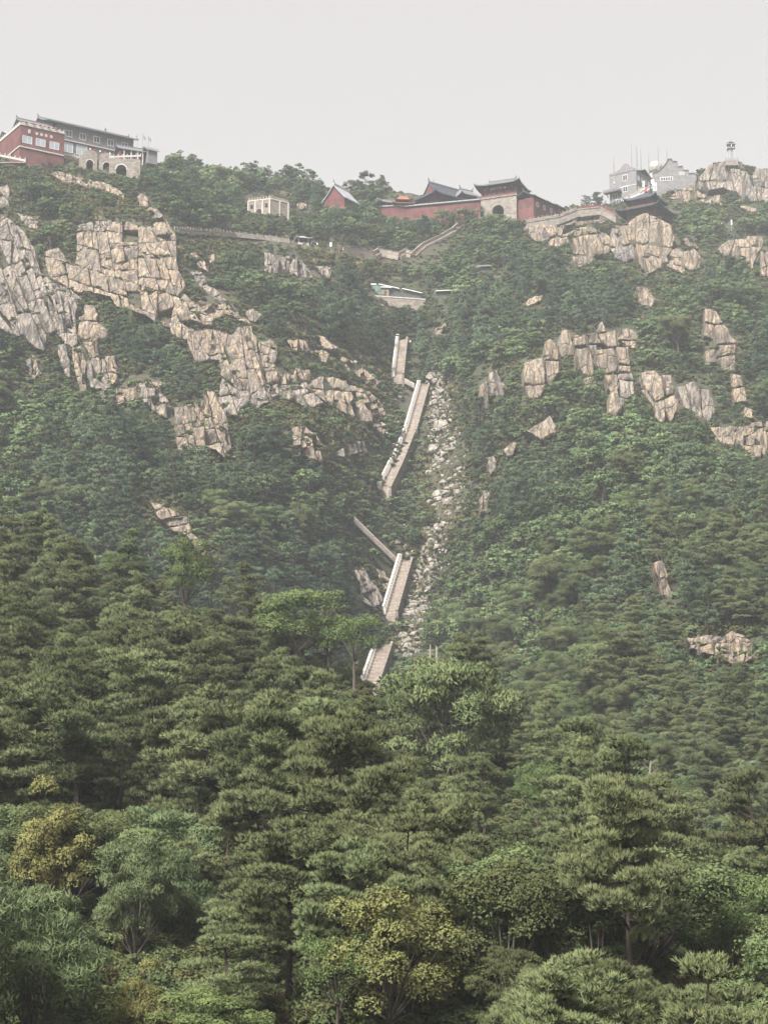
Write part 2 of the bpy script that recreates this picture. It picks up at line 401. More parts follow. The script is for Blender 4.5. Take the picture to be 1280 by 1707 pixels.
def clip(poly, px, py, nx, ny):
    out = []; n = len(poly)
    for i in range(n):
        a, b = poly[i], poly[(i + 1) % n]
        da, db = (a[0]-px)*nx + (a[1]-py)*ny, (b[0]-px)*nx + (b[1]-py)*ny
        if da >= 0: out.append(a)
        if (da > 0) != (db > 0) and abs(da - db) > 1e-9:
            t = da / (da - db); out.append((a[0] + (b[0]-a[0])*t, a[1] + (b[1]-a[1])*t))
    return out
def area(p): return abs(sum(p[i][0]*p[(i+1) % len(p)][1] - p[(i+1) % len(p)][0]*p[i][1] for i in range(len(p)))) / 2

def split(poly, w, h, lean, R):
    A = area(poly)
    if A < 14: return []
    lv = (math.sin(lean), -math.cos(lean))                      # direction of the steep joints in the picture
    lh = (math.cos(lean * .4), math.sin(lean * .4) + R.uniform(-.1, .1))
    s = [p[0]*lv[0] + p[1]*lv[1] for p in poly]; q = [p[0]*lh[0] + p[1]*lh[1] for p in poly]
    H, Wd = max(s) - min(s), max(q) - min(q)
    if A < w * h * math.exp(R.gauss(0, .62)) and H < h * 2.3 and Wd < w * 2.4: return [poly]
    cx = sum(p[0] for p in poly) / len(poly); cy_ = sum(p[1] for p in poly) / len(poly)
    if H / h * math.exp(R.gauss(0, .3)) > Wd / w: d = (lh, lv, H)
    else: d = (lv, lh, Wd)
    o = R.uniform(-.28, .28) * d[2]; px, py = cx + d[1][0]*o, cy_ + d[1][1]*o
    an = math.atan2(d[0][1], d[0][0]) + R.gauss(0, .20); nx, ny = -math.sin(an), math.cos(an)
    return split(clip(poly, px, py, nx, ny), w, h, lean, R) + split(clip(poly, px, py, -nx, -ny), w, h, lean, R)

LEDGES = []
def rock_block(poly, Yc, proud, R, tilt, parent, mat, thick=None, name='rock_block'):
    cx = sum(p[0] for p in poly) / len(poly); cy_ = sum(p[1] for p in poly) / len(poly)
    c = at(cx, cy_, Yc - proud); m = mpp(cx, cy_, Yc)
    size = math.sqrt(area(poly)) * m
    q_ = Vector((cx * .02, cy_ * .02, 5)); n = Vector((-.05 + .55 * noise.noise(q_) + R.gauss(0, .11), -1, max(.02, tilt + .3 * noise.noise(q_ + Vector((9, 9, 9))) + R.gauss(0, .08)))).normalized()
    per = [math.dist(poly[i], poly[(i+1) % len(poly)]) for i in range(len(poly))]; L = sum(per)
    N = int(min(34, max(14, L * .42))); ring = []
    k, acc = 0, 0.0
    for i in range(N):
        t = L * i / N
        while acc + per[k] < t and k < len(per) - 1: acc += per[k]; k += 1
        f = (t - acc) / max(per[k], 1e-6); a, b = poly[k], poly[(k+1) % len(poly)]
        ring.append((a[0] + (b[0]-a[0])*f, a[1] + (b[1]-a[1])*f))
    def hit(u, v):
        d = at(u, v, 1.0); return d * (c.dot(n) / d.dot(n))
    R3 = [hit(u + (cx-u)*.022, v + (cy_-v)*.016) for u, v in ring]
    T = thick or (size * .9 + 3.0); back = Vector((0, 1, -.12)) * T
    sc = [(1.0, .9*T), (1.0, .13*size), (.97, .035*size), (.90, 0), (.66, -.015*size), (.40, -.025*size), (.16, -.03*size)]
    V = []; off = Vector((R.uniform(-99, 99), R.uniform(-99, 99), R.uniform(-99, 99)))
    for j, (s, dep) in enumerate(sc):
        for p in R3:
            q = c + (p - c) * s
            if j == 0: q = q + back
            else:
                q = q - n * dep
                e = Vector((q.x * .9, q.y * .5, q.z * .33))
                q = q + n * (size * .13 * noise.noise(q * (1.3 / max(size, 1)) + off) + .50 * noise.noise(e * 1.0 + off) + .16 * noise.noise(q * 1.9 + off))
                q = q + Vector((noise.noise(q * .8 + off), 0, noise.noise(q * .8 - off))) * .22
            V.append(q - c)
    V.append(V[-N:][0] * 0 + sum((V[-N + i] for i in range(N)), Vector()) / N)
    F = []
    for j in range(len(sc) - 1):
        for i in range(N):
            i2 = (i+1) % N; F.append((j*N+i, j*N+i2, (j+1)*N+i2, (j+1)*N+i))
    b = (len(sc)-1)*N
    F += [(b+i, b+(i+1) % N, len(V)-1) for i in range(N)]
    F.append(tuple(reversed(range(N))))
    if sum(ring[i][0]*ring[(i+1) % N][1] - ring[(i+1) % N][0]*ring[i][1] for i in range(N)) > 0: F = [tuple(reversed(f)) for f in F]
    me = bpy.data.meshes.new(name); me.from_pydata([tuple(q) for q in V], [], F); me.update()
    o = link(name, me, parent, mat); o.location = c - (parent.location if parent else Vector())
    top = min(ring, key=lambda q: q[1]); LEDGES.append((top[0], top[1], hit(*top) + Vector((0, .7, 0)), m))
    return o

def outcrop(name, label, poly, w, h, lean=.12, proud=2.0, tilt=.28, mat='granite', seed=0, keep=1.0, cat='rock outcrop', group=None, grow=4, cells=None):
    R = random.Random(seed)
    jp = []
    for i, p in enumerate(poly):                                # an uneven outline
        q = poly[(i+1) % len(poly)]; jp.append(p)
        if math.dist(p, q) > 14:
            jp.append(((p[0]+q[0])/2 + R.uniform(-2.5, 2.5), (p[1]+q[1])/2 + R.uniform(-2.5, 2.5)))
    if cells is None: cells = [c for c in split(jp, w, h, lean, R) if area(c) > 14]
    cu, cv = np.mean([p[0] for p in poly]), max(p[1] for p in poly)
    root = empty(name, at(cu, cv, Ym(cu, cv)))
    tag(root, label, cat, group)
    tall = max(p[1] for p in poly) - min(p[1] for p in poly)
    fill_mask(MASK, [(a, b - (min(14, tall * .16) if tall > 55 and b > np.mean([p[1] for p in poly]) else 0)) for a, b in poly], grow * .6); fill_mask(MASK0, poly)
    for c in cells:
        if R.random() > keep: continue
        x = sum(p[0] for p in c)/len(c); y = sum(p[1] for p in c)/len(c)
        ya = y + .32 * (max(p[1] for p in c) - min(p[1] for p in c))
        rock_block(c, Ym(x, ya), proud + (4.0 if cat == 'cliff' else 1.0) * noise.noise(Vector((x * .030 + lean * y * .03, y * .011, 1))) + R.choice((-.5, 0, 0, .4)) * 1.8 + R.uniform(-.7, .7), R, tilt, root, M[mat])
    return root

outcrop('rock_cliff', 'tall streaked grey cliff at the far left edge, below the red building', Z1([(-60,300),(0,310),(60,340),(130,400),(190,500),(210,600),(250,720),(300,800),(380,840),(390,920),(330,920),(300,940),(250,950),(240,1040),(180,1010),(130,950),(100,960),(0,920),(-60,900)]), 20, 50, -.28, 2.5, .42, 'granite_grey', 1, keep=.93, cat='cliff')
outcrop('rock_cliff', 'broad sunlit granite face with ledges in the middle of the left cliff', Z1([(240,500),(310,480),(370,570),(400,590),(410,410),(480,400),(560,400),(600,350),(680,350),(780,380),(830,350),(780,280),(840,280),(900,360),(940,420),(940,540),(960,620),(990,690),(950,740),(960,800),(1050,860),(960,880),(900,910),(830,890),(800,850),(740,830),(620,800),(620,770),(700,750),(600,725),(480,725),(400,720),(350,690),(270,650),(240,560)]), 27, 34, -.22, 3.0, .38, 'granite', 2, keep=.94, cat='cliff')
outcrop('rock_outcrop', 'small knob standing on top of the left cliff', Z1([(730,215),(760,200),(795,225),(795,270),(740,270)]), 16, 20, 0, 2, .2, 'granite', 3)
outcrop('rock_outcrop', 'pale rocks under the arched terrace, topmost on the left cliff', Z1([(270,95),(310,80),(400,110),(500,135),(560,140),(640,180),(665,225),(600,200),(520,180),(420,150),(330,140)]), 16, 10, -.2, 1.5, .4, 'granite', 4)
outcrop('rock_outcrop', 'stacked pillar of three squarish blocks in the trees below the left cliff', Z1([(450,790),(490,785),(525,840),(520,880),(580,930),(560,980),(525,970),(530,1060),(480,1080),(450,1010),(415,960),(420,860),(455,850)]), 22, 24, -.05, 3, .2, 'granite', 5)
outcrop('rock_outcrop', 'narrow upright slab left of the dark pines on the left slope', Z1([(385,1015),(430,1010),(460,1100),(465,1250),(435,1265),(405,1170)]), 12, 30, -.1, 2.5, .25, 'granite', 6)
outcrop('rock_outcrop', 'thin grey slab leaning beside the narrow upright slab', Z1([(310,1000),(345,1000),(375,1100),(375,1185),(345,1160),(320,1080)]), 12, 30, -.15, 2.5, .25, 'granite_grey', 7)
outcrop('rock_outcrop', 'two stacked knobs among dark pines under the left cliff', Z1([(560,1065),(610,1060),(630,1130),(625,1180),(600,1220),(570,1150)]), 16, 18, 0, 2.5, .2, 'granite', 8)
outcrop('rock_outcrop', 'crooked pale spire low on the far left slope', Z1([(135,1090),(180,1062),(200,1100),(225,1160),(190,1175),(190,1205),(160,1195),(165,1130)]), 13, 20, 0, 2, .2, 'granite', 9)
outcrop('rock_outcrop', 'low white rocks at the foot of the dark pines on the left', Z1([(620,1240),(710,1240),(760,1200),(860,1200),(860,1260),(760,1280),(710,1310),(620,1330)]), 14, 16, 0, 2, .2, 'granite', 10)
outcrop('rock_outcrop', 'small boulders left of the main granite face, on the brown ledge', Z1([(90,300),(140,315),(205,350),(200,390),(150,380),(110,330)]), 14, 12, 0, 1.5, .3, 'granite_grey', 11)
outcrop('rock_outcrop', 'rounded grey rock at the left edge above the streaked cliff', Z1([(-30,160),(40,150),(55,200),(50,260),(-30,290)]), 20, 26, 0, 2, .2, 'granite_grey', 12)
outcrop('rock_outcrop', 'cluster of knobs right of the cliff, under the railed path', Z1([(1000,495),(1040,520),(1090,550),(1115,590),(1110,620),(1060,590),(1010,540)]), 14, 16, -.3, 2, .3, 'granite', 13)
outcrop('rock_outcrop', 'single upright stone beside the cluster under the railed path', Z1([(1115,530),(1145,520),(1150,560),(1125,575)]), 16, 16, 0, 2, .2, 'granite', 14)
outcrop('rock_outcrop', 'string of grey ledges running down right of the cliff', Z1([(1005,620),(1080,620),(1110,690),(1190,750),(1270,830),(1280,860),(1200,820),(1110,740),(1040,670)]), 14, 12, -.5, 1.6, .35, 'granite_grey', 15)
outcrop('rock_cliff', 'ribbed brown cliff continuing down right of the dark pines', Z2([(190,240),(330,215),(440,250),(470,200),(540,200),(570,270),(580,400),(620,510),(540,560),(530,600),(470,560),(440,510),(380,470),(370,390),(330,380),(250,400),(215,330)]), 19, 38, -.3, 3, .4, 'granite', 16, cat='cliff')
outcrop('rock_outcrop', 'rounded block buttress on the right flank of the ribbed cliff', Z2([(575,285),(640,275),(665,290),(680,340),(660,400),(690,500),(625,510),(600,400)]), 22, 22, -.1, 4, .25, 'granite', 17)
outcrop('rock_outcrop', 'bright fluted rock tower at the bottom of the left cliff', Z2([(130,640),(200,620),(290,600),(295,550),(340,550),(370,620),(410,690),(420,780),(435,860),(400,905),(350,850),(250,840),(175,850),(165,890),(145,850)]), 17, 32, -.1, 4, .22, 'granite', 18)
outcrop('rock_outcrop', 'grey sloping slab between the fluted tower and the ribbed cliff', Z2([(385,475),(440,520),(530,595),(480,640),(470,680),(400,690),(365,600)]), 22, 40, -.35, 2.5, .42, 'granite_grey', 19)
outcrop('rock_outcrop', 'broken pale buttress midway between left cliff and stairs', Z2([(830,510),(900,470),(980,470),(1050,500),(1085,580),(1060,600),(1095,690),(1000,640),(930,605),(870,560)]), 22, 26, -.2, 3, .3, 'granite', 20)
outcrop('rock_outcrop', 'smooth rounded hump just left of the stair gully', Z2([(1090,600),(1130,585),(1190,680),(1190,715),(1120,718),(1090,660)]), 30, 30, -.2, 3, .3, 'granite', 21)
outcrop('rock_outcrop', 'isolated columned crag in scrub below the pale buttress', Z2([(755,745),(830,735),(880,770),(910,820),(940,900),(910,930),(860,910),(790,890),(770,860)]), 14, 17, -.15, 3.2, .25, 'granite', 22)
outcrop('rock_outcrop', 'pair of blocks on the skyline of the lower left slope', Z2([(730,275),(790,270),(845,300),(845,340),(760,335)]), 18, 16, 0, 2.5, .25, 'granite', 23)
outcrop('rock_outcrop', 'tilted flat slab with a pointed edge above the pale buttress', Z2([(875,235),(930,260),(1010,320),(960,330),(915,310),(910,265)]), 30, 24, -.4, 2, .45, 'granite', 24)
outcrop('rock_outcrop', 'squat boulder under the tilted slab', Z2([(880,330),(930,328),(960,345),(940,400),(890,390)]), 30, 26, 0, 2.5, .25, 'granite', 25)
outcrop('rock_outcrop', 'fluted band of rock left of the pale buttress', Z2([(690,460),(770,465),(780,420),(850,440),(855,490),(760,510),(700,515)]), 11, 20, -.1, 2.5, .25, 'granite', 26)
outcrop('rock_outcrop', 'long ledge running down from the cliff crest towards the ribbed cliff', Z2([(180,75),(270,70),(420,105),(530,175),(540,200),(470,165),(400,140),(330,170),(290,135),(200,100)]), 20, 11, -.5, 1.8, .4, 'granite', 27)
outcrop('rock_outcrop', 'round boulder perched at the end of the long crest ledge', Z2([(510,130),(555,112),(600,150),(565,185),(530,175)]), 30, 30, 0, 2.5, .2, 'granite', 28)
outcrop('rock_outcrop', 'scattered slabs on the grassy slope left of the top stair flight', Z2([(1000,355),(1060,385),(1130,420),(1190,470),(1240,500),(1200,540),(1130,500),(1060,440),(990,390)]), 17, 10, -.45, 1.6, .4, 'granite', 29, keep=.75)
outcrop('rock_outcrop', 'short pale rock near the lower end of the upper stairs', Z2([(1180,730),(1225,725),(1260,755),(1250,780),(1210,765)]), 18, 14, -.2, 2, .3, 'granite', 30)
outcrop('rock_outcrop', 'faint grey slab below the columned crag', Z2([(1090,830),(1140,815),(1165,870),(1060,900),(940,890),(1000,870)]), 14, 20, -.2, 1.4, .35, 'granite_grey', 31)
outcrop('rock_outcrop', 'striped rock band above the stairs, under the small pavilion', Z6([(-60,190),(10,215),(100,210),(130,225),(180,290),(200,330),(130,330),(60,305),(-60,300)]), 11, 24, -.1, 2.5, .25, 'granite_grey', 32)
outcrop('rock_outcrop', 'weathered bank under the upper walkway', Z6([(200,260),(290,265),(290,330),(240,310)]), 14, 16, 0, 2, .3, 'granite_grey', 33)
outcrop('rock_outcrop', 'grey rib filling the cleft between the streaked cliff and the broad face', Z1([(215,620),(270,660),(350,700),(400,730),(440,770),(400,850),(370,900),(330,920),(300,800),(250,720)]), 17, 42, -.3, 2.0, .4, 'granite_grey', 34)
outcrop('rock_outcrop', 'sloping apron at the lower right corner of the broad granite face', Z1([(955,690),(1000,745),(1060,800),(1140,860),(1130,905),(1050,885),(970,860),(955,790)]), 18, 14, -.45, 2.2, .4, 'granite', 35)
outcrop('rock_outcrop', 'slabs linking the broad face to the ribbed cliff below', Z1([(905,890),(960,885),(1040,930),(1000,980),(920,960)]), 18, 14, -.3, 2.2, .35, 'granite', 36)
outcrop('rock_outcrop', 'rough ledges over the broad granite face, under brown scrub', Z1([(410,400),(420,370),(520,345),(590,340),(600,352),(555,402),(480,402)]), 17, 11, -.15, 1.8, .4, 'granite_grey', 37)
outcrop('rock_outcrop', 'long dark-streaked slab left of the fluted tower', Z2([(-60,520),(-20,500),(40,540),(110,620),(120,700),(60,690),(-20,620)]), 14, 22, -.2, 2.0, .3, 'granite_grey', 38)
outcrop('rock_outcrop', 'broken rocks on the steep bank left of the uppermost flight', Z2([(1010,500),(1090,520),(1180,560),(1240,620),(1270,700),(1200,690),(1110,600),(1030,560)]), 14, 12, -.4, 1.8, .35, 'granite', 39)
outcrop('rock_outcrop', 'brown-grey wall between the streaked cliff and the stacked pillar', Z1([(250,705),(345,725),(395,760),(400,860),(418,1000),(385,1015),(345,1000),(300,945),(335,930),(395,920)]), 15, 36, -.2, 1.8, .35, 'granite_grey', 90)
outcrop('rock_outcrop', 'low grey face under the two stacked knobs', Z1([(462,1095),(525,1075),(560,1080),(562,1150),(600,1225),(560,1245),(490,1245),(465,1180)]), 16, 26, -.05, 1.6, .3, 'granite_grey', 91)
outcrop('rock_outcrop', 'grey sloping ledges joining the fluted band to the pale buttress', Z2([(690,520),(770,512),(835,500),(870,562),(930,608),(860,640),(760,600),(690,570)]), 17, 18, -.3, 1.6, .4, 'granite_grey', 92)
outcrop('rock_outcrop', 'rough brown face at the right foot of the ribbed cliff', Z2([(540,565),(615,515),(685,515),(690,565),(640,610),(575,640),(530,610)]), 17, 22, -.3, 1.6, .35, 'granite_grey', 93)
outcrop('rock_outcrop', 'warm rock face directly under the gate terrace', Z5([(60,268),(110,238),(215,225),(305,232),(300,255),(265,285),(200,282),(160,308),(100,312)]), 20, 20, .05, 3.0, .2, 'granite', 94)
outcrop('rock_outcrop', 'grey recess between the columned crag and the golden crag', Z5([(472,285),(490,238),(545,340),(600,325),(612,400),(560,425),(505,400),(482,360)]), 18, 32, -.05, 2.0, .2, 'granite_grey', 95)
outcrop('rock_outcrop', 'lower steps of the golden crag towards the block standing apart', Z5([(778,362),(815,340),(850,372),(853,440),(828,433),(775,436)]), 20, 24, -.05, 2.5, .25, 'granite', 96)
# right of the gully
outcrop('rock_outcrop', 'two stout golden blocks at the left end of the right crag', Z3([(232,370),(325,335),(325,280),(350,265),(385,300),(390,400),(385,440),(340,470),(300,520),(260,525),(235,480)]), 32, 40, .0, 5, .14, 'granite', 40, cells=[Z3(c_) for c_ in [[(235,370),(325,338),(330,455),(300,465),(236,462)],[(236,466),(335,462),(305,520),(262,525)],[(325,285),(350,268),(382,300),(386,356),(327,358)],[(329,362),(388,360),(388,410),(350,458),(333,455)]]])
outcrop('rock_outcrop', 'pointed tan pinnacle between the stout blocks and the square boulder', Z3([(378,280),(400,225),(430,225),(445,290),(462,350),(400,352),(385,330)]), 31, 40, 0, 5, .14, 'granite', 41, cells=[Z3(c_) for c_ in [[(378,285),(402,226),(430,226),(445,292),(458,340),(395,352)]]])
outcrop('rock_outcrop', 'right crag capped by a leaning square boulder', Z3([(450,250),(540,240),(560,200),(585,215),(628,230),(640,300),(685,300),(692,400),(640,410),(640,560),(612,620),(580,420),(552,370),(550,310),(520,310),(520,350),(540,420),(480,440),(460,360)]), 32, 36, .03, 5, .15, 'granite', 42, cells=[Z3(c_) for c_ in [[(452,252),(500,248),(508,290),(455,300)],[(512,250),(548,242),(570,285),(515,290)],[(556,206),(572,196),(588,236),(552,242)],[(555,246),(628,230),(638,298),(600,300),(570,280)],[(546,312),(625,308),(640,370),(632,405),(570,417),(550,370)],[(628,304),(685,300),(690,380),(645,375)],[(641,380),(690,384),(694,408),(645,408)],[(460,308),(515,303),(532,350),(541,420),(500,437),(465,360)],[(583,422),(640,418),(642,480),(620,510),(600,480)],[(605,492),(640,485),(650,560),(615,628),(600,590)],[(470,440),(535,428),(545,470),(500,480)],[(515,293),(548,292),(548,340),(530,345)]]])
outcrop('rock_outcrop', 'rounded pair of blocks right of the leaning square boulder', Z3([(640,228),(680,220),(725,240),(725,312),(640,295)]), 36, 28, 0, 4, .15, 'granite', 43, cells=[Z3(c_) for c_ in [[(642,228),(680,220),(722,240),(724,272),(640,274)],[(648,277),(724,275),(724,313),(680,302)]]])
outcrop('rock_outcrop', 'shadowed rock foot under the right crag', Z3([(640,420),(700,410),(708,510),(670,535),(650,600),(640,560)]), 21, 36, 0, 3, .2, 'granite_grey', 44)
outcrop('rock_outcrop', 'sloping striped buttress right of the right crag', Z3([(725,405),(790,395),(830,420),(870,420),(905,540),(870,630),(810,625),(790,540),(740,480)]), 20, 48, -.15, 3.5, .25, 'granite', 45, cells=[Z3(c_) for c_ in [[(735,405),(790,396),(826,428),(838,520),(800,535),(755,480)],[(828,420),(868,423),(878,500),(842,515)],[(840,520),(880,505),(903,545),(865,628),(845,600)],[(793,540),(835,525),(842,600),(825,633),(798,600)],[(735,485),(758,485),(795,545),(790,560)]]])
outcrop('rock_outcrop', 'grey split wall between the striped buttress and the needle', Z3([(890,470),(960,445),(1030,480),(1058,580),(1020,635),(960,590),(920,560)]), 24, 52, -.15, 3.5, .25, 'granite_grey', 46, cells=[Z3(c_) for c_ in [[(930,460),(962,444),(990,480),(1000,612),(960,587)],[(992,478),(1030,480),(1058,580),(1020,634),(1002,600)],[(890,472),(925,465),(955,582),(920,562)]]])
outcrop('rock_outcrop', 'tall pointed needle of rock near the right edge', Z3([(1010,135),(1060,150),(1090,200),(1150,280),(1140,330),(1145,400),(1120,430),(1060,380),(1015,375),(1005,260)]), 26, 33, -.1, 5, .15, 'granite', 47, cells=[Z3(c_) for c_ in [[(1010,136),(1060,150),(1088,200),(1050,205),(1010,195)],[(1010,200),(1048,208),(1050,270),(1005,258)],[(1052,208),(1090,203),(1148,285),(1060,292)],[(1055,297),(1147,290),(1140,330),(1062,345)],[(1065,348),(1139,334),(1144,402),(1085,402)],[(1010,320),(1050,310),(1055,370),(1015,376)]]])
outcrop('rock_outcrop', 'chain of blocks stepping down from the needle', Z3([(1120,415),(1165,420),(1180,500),(1200,560),(1215,620),(1190,622),(1175,560),(1130,540)]), 26, 31, -.1, 4, .15, 'granite', 48, cells=[Z3(c_) for c_ in [[(1118,413),(1168,421),(1176,470),(1125,478)],[(1125,482),(1178,474),(1187,535),(1132,542)],[(1176,558),(1208,563),(1215,607),(1178,602)]]])
outcrop('rock_cliff', 'jointed wall of rock columns at the right edge below the needle', Z3([(1030,645),(1180,640),(1215,625),(1350,620),(1350,760),(1220,775),(1160,722),(1080,720)]), 16, 26, 0, 3, .2, 'granite', 49, cat='cliff')
outcrop('rock_outcrop', 'bright lone boulder pair in the trees below the right crag', Z3([(245,660),(320,620),(350,595),(375,640),(370,670),(310,702)]), 30, 30, .2, 4, .2, 'granite', 50)
outcrop('rock_outcrop', 'small pale rock below the lone boulder pair', Z3([(152,742),(180,712),(212,710),(192,760),(165,768)]), 24, 24, 0, 4, .2, 'granite', 51)
outcrop('rock_outcrop', 'stubby post of rock on the right bank of the gully', Z3([(75,770),(110,768),(118,820),(92,850)]), 24, 34, 0, 4, .15, 'granite_grey', 52)
outcrop('rock_outcrop', 'lowest pointed rock on the right bank of the gully', Z3([(45,960),(70,910),(90,920),(88,1000),(52,1010)]), 30, 44, 0, 4, .15, 'granite', 53)
outcrop('rock_outcrop', 'thin standing slab on the right bank, level with the upper stairs', Z3([(48,470),(80,440),(88,540),(72,650),(50,630)]), 20, 50, 0, 4, .12, 'granite', 54)
outcrop('rock_outcrop', 'dim rocks behind the thin standing slab', Z3([(88,410),(120,400),(170,480),(150,520),(95,500)]), 16, 22, 0, 2, .2, 'granite_grey', 55)
outcrop('rock_outcrop', 'smooth boulder in dark trees above the right crag', Z3([(715,45),(760,50),(800,100),(780,135),(725,122)]), 24, 30, -.2, 4, .22, 'granite', 56)
outcrop('rock_outcrop', 'low cap of rock beside a yellowish tree above the right crag', Z3([(240,115),(270,88),(320,78),(300,110),(250,130)]), 30, 20, 0, 4, .25, 'granite', 57)
outcrop('rock_outcrop', 'bare pale shoulder on the forested right flank', [(1090,938),(1104,932),(1113,950),(1117,985),(1120,1006),(1104,990)], 26, 46, -.1, 6, .2, 'granite', 58, grow=16)
outcrop('rock_outcrop', 'low outcrop at the right edge among pines', [(1145,1062),(1180,1058),(1195,1072),(1222,1050),(1252,1072),(1252,1100),(1222,1108),(1190,1090),(1150,1082)], 28, 22, 0, 6, .25, 'granite', 59, grow=24)
# summit
outcrop('rock_cliff', 'golden crag of square blocks under the dark double roof', Z5([(488,232),(540,228),(600,190),(660,165),(722,190),(790,230),(808,290),(792,350),(762,360),(778,420),(740,440),(700,462),(650,482),(620,400),(610,320),(545,335),(500,320)]), 30, 40, -.08, 4, .2, 'granite', 60, cat='cliff')
outcrop('rock_cliff', 'golden columned crag under the terrace of the gate', Z5([(265,250),(340,240),(390,236),(470,280),(490,330),(470,372),(390,385),(380,430),(310,442),(286,410),(300,330)]), 24, 42, -.05, 4, .18, 'granite', 61, cat='cliff')
outcrop('rock_outcrop', 'block standing apart right of the golden crag', Z5([(850,365),(900,345),(937,400),(937,452),(880,462),(855,440)]), 20, 30, 0, 4, .18, 'granite', 62)
outcrop('rock_outcrop', 'low flat stones at the foot of the golden crag', Z5([(765,425),(830,435),(860,460),(850,480),(800,455),(770,440)]), 18, 14, 0, 3, .3, 'granite', 63)
outcrop('rock_outcrop', 'rounded row of stones left of the columned crag', Z5([(162,312),(200,285),(268,290),(262,328),(168,335)]), 13, 18, 0, 3, .2, 'granite', 64)
outcrop('rock_outcrop', 'orange rocks on top of the columned crag, beside the railings', Z5([(300,165),(360,140),(420,140),(470,190),(440,222),(310,232)]), 17, 16, 0, 3, .25, 'granite', 65)
outcrop('rock_outcrop', 'grey and orange bank just below the gate terrace', Z5([(50,238),(210,205),(300,180),(305,215),(230,235),(110,300),(60,275)]), 14, 16, .1, 2, .25, 'granite', 66)
outcrop('rock_outcrop', 'pale crag by the right edge below the lattice tower', Z5([(1020,350),(1080,300),(1165,300),(1180,280),(1250,290),(1255,340),(1222,390),(1200,458),(1170,430),(1160,380),(1070,395)]), 20, 22, -.1, 3.5, .2, 'granite', 67)
outcrop('rock_outcrop', 'narrow crag cut off by the right edge', Z5([(1240,360),(1330,345),(1330,500),(1245,485)]), 20, 30, 0, 3.5, .2, 'granite', 68)
outcrop('rock_outcrop', 'small stones left of the pale crag', Z5([(840,300),(870,290),(880,320),(930,345),(900,350),(860,325)]), 13, 12, 0, 3, .2, 'granite', 69)
outcrop('rock_peak', 'summit crag of huge grey blocks that carries the lattice tower', Z4([(818,300),(880,220),(940,208),(1040,175),(1105,205),(1130,250),(1160,320),(1200,400),(1210,462),(1150,462),(1090,430),(1030,380),(900,375),(820,400)]), 24, 26, -.03, 4, .18, 'granite_grey', 70, cat='rock peak')
outcrop('rock_peak', 'second summit crag at the right edge beside the lattice tower', Z4([(1180,268),(1220,238),(1400,236),(1400,480),(1215,462),(1180,350)]), 18, 26, 0, 4, .18, 'granite_grey', 71, cat='rock peak')
outcrop('rock_outcrop', 'jumble of pale stones below the stepped grey house', Z4([(620,440),(660,405),(730,370),(800,345),(815,410),(880,410),(1000,410),(960,490),(860,470),(760,470),(640,470)]), 15, 11, -.1, 2, .35, 'granite', 72, keep=.7)
outcrop('rock_outcrop', 'line of flat stones right of the dark double roof', Z4([(1090,490),(1150,495),(1205,510),(1200,535),(1110,520)]), 12, 9, 0, 2, .35, 'granite', 73, keep=.8)
# between near ridge and mountain, left
outcrop('rock_outcrop', 'long sloping slab rising behind the near pines on the left', [(250,838),(262,836),(285,850),(316,862),(320,888),(334,900),(348,922),(350,935),(330,918),(312,892),(288,884),(262,860)], 26, 20, -.6, 9, .4, 'granite', 80, grow=18)
outcrop('rock_outcrop', 'dim streaked rock in the gully, left of the lowest zigzag', Z6([(-1000,-1000),(-999,-1000),(-999,-999)]) if False else [(590,950),(605,945),(618,968),(632,985),(640,1002),(622,1012),(600,1000),(604,975)], 13, 26, -.35, 2.5, .35, 'granite_grey', 81)
outcrop('rock_outcrop', 'bright ledges beside the lowest zigzag wall', [(622,945),(640,952),(652,966),(645,975),(652,990),(640,985),(632,962)], 14, 11, -.5, 2.5, .35, 'granite', 82)
outcrop('rock_outcrop', 'small grey upright rock in trees left of the zigzag wall', [(482,925),(488,920),(492,945),(484,946)], 10, 20, 0, 3, .15, 'granite', 83)
outcrop('rock_outcrop', 'slim pale rock at the top of the gully', [(724,548),(742,538),(745,543),(735,556),(726,560)], 14, 12, .4, 3, .3, 'granite', 84)
outcrop('rock_outcrop', 'white boulder on the upper ridge right of the crenellated house', [(494,340),(502,337),(512,341),(511,350),(498,349)], 14, 12, 0, 3, .2, 'granite', 85)
# ------------------------------------------------------------------ vegetation: the kinds
def unit(a): return a / np.maximum(np.linalg.norm(a, axis=-1, keepdims=True), 1e-9)
def lie_attr(me, N_):                        # which way the clump that a leaf belongs to faces
    a_ = me.attributes.new('lie', 'FLOAT_VECTOR', 'POINT'); a_.data.foreach_set('vector', np.ascontiguousarray(N_, np.float32).ravel())
def crown_mesh(name, V, F, tone, tip, N_, mat):
    me = np_mesh(name, V, F); lie_attr(me, N_)
    for k, a in (('tone', tone), ('tip', tip)):
        at_ = me.attributes.new(k, 'FLOAT', 'POINT'); at_.data.foreach_set('value', np.ascontiguousarray(a, np.float32))
    me.materials.append(mat); return me

def needles(C, A, tone, k, ln, wd, spread, G, lie=None):
    lie = A if lie is None else lie
    C = np.repeat(C, k, 0); A = np.repeat(A, k, 0); tone = np.repeat(tone, k)
    d = unit(A + spread * G.normal(size=C.shape)); l = ln * G.uniform(.7, 1.15, (len(C), 1))
    s = unit(np.cross(d, G.normal(size=C.shape))) * wd / 2
    V = np.stack([C + s, C - s, C + d * l], 1).reshape(-1, 3); F = np.arange(len(V)).reshape(-1, 3)
    return V, F, np.repeat(tone, 3), np.tile([.0, .0, 1.0], len(C)), np.repeat(np.repeat(lie, k, 0), 3, 0)

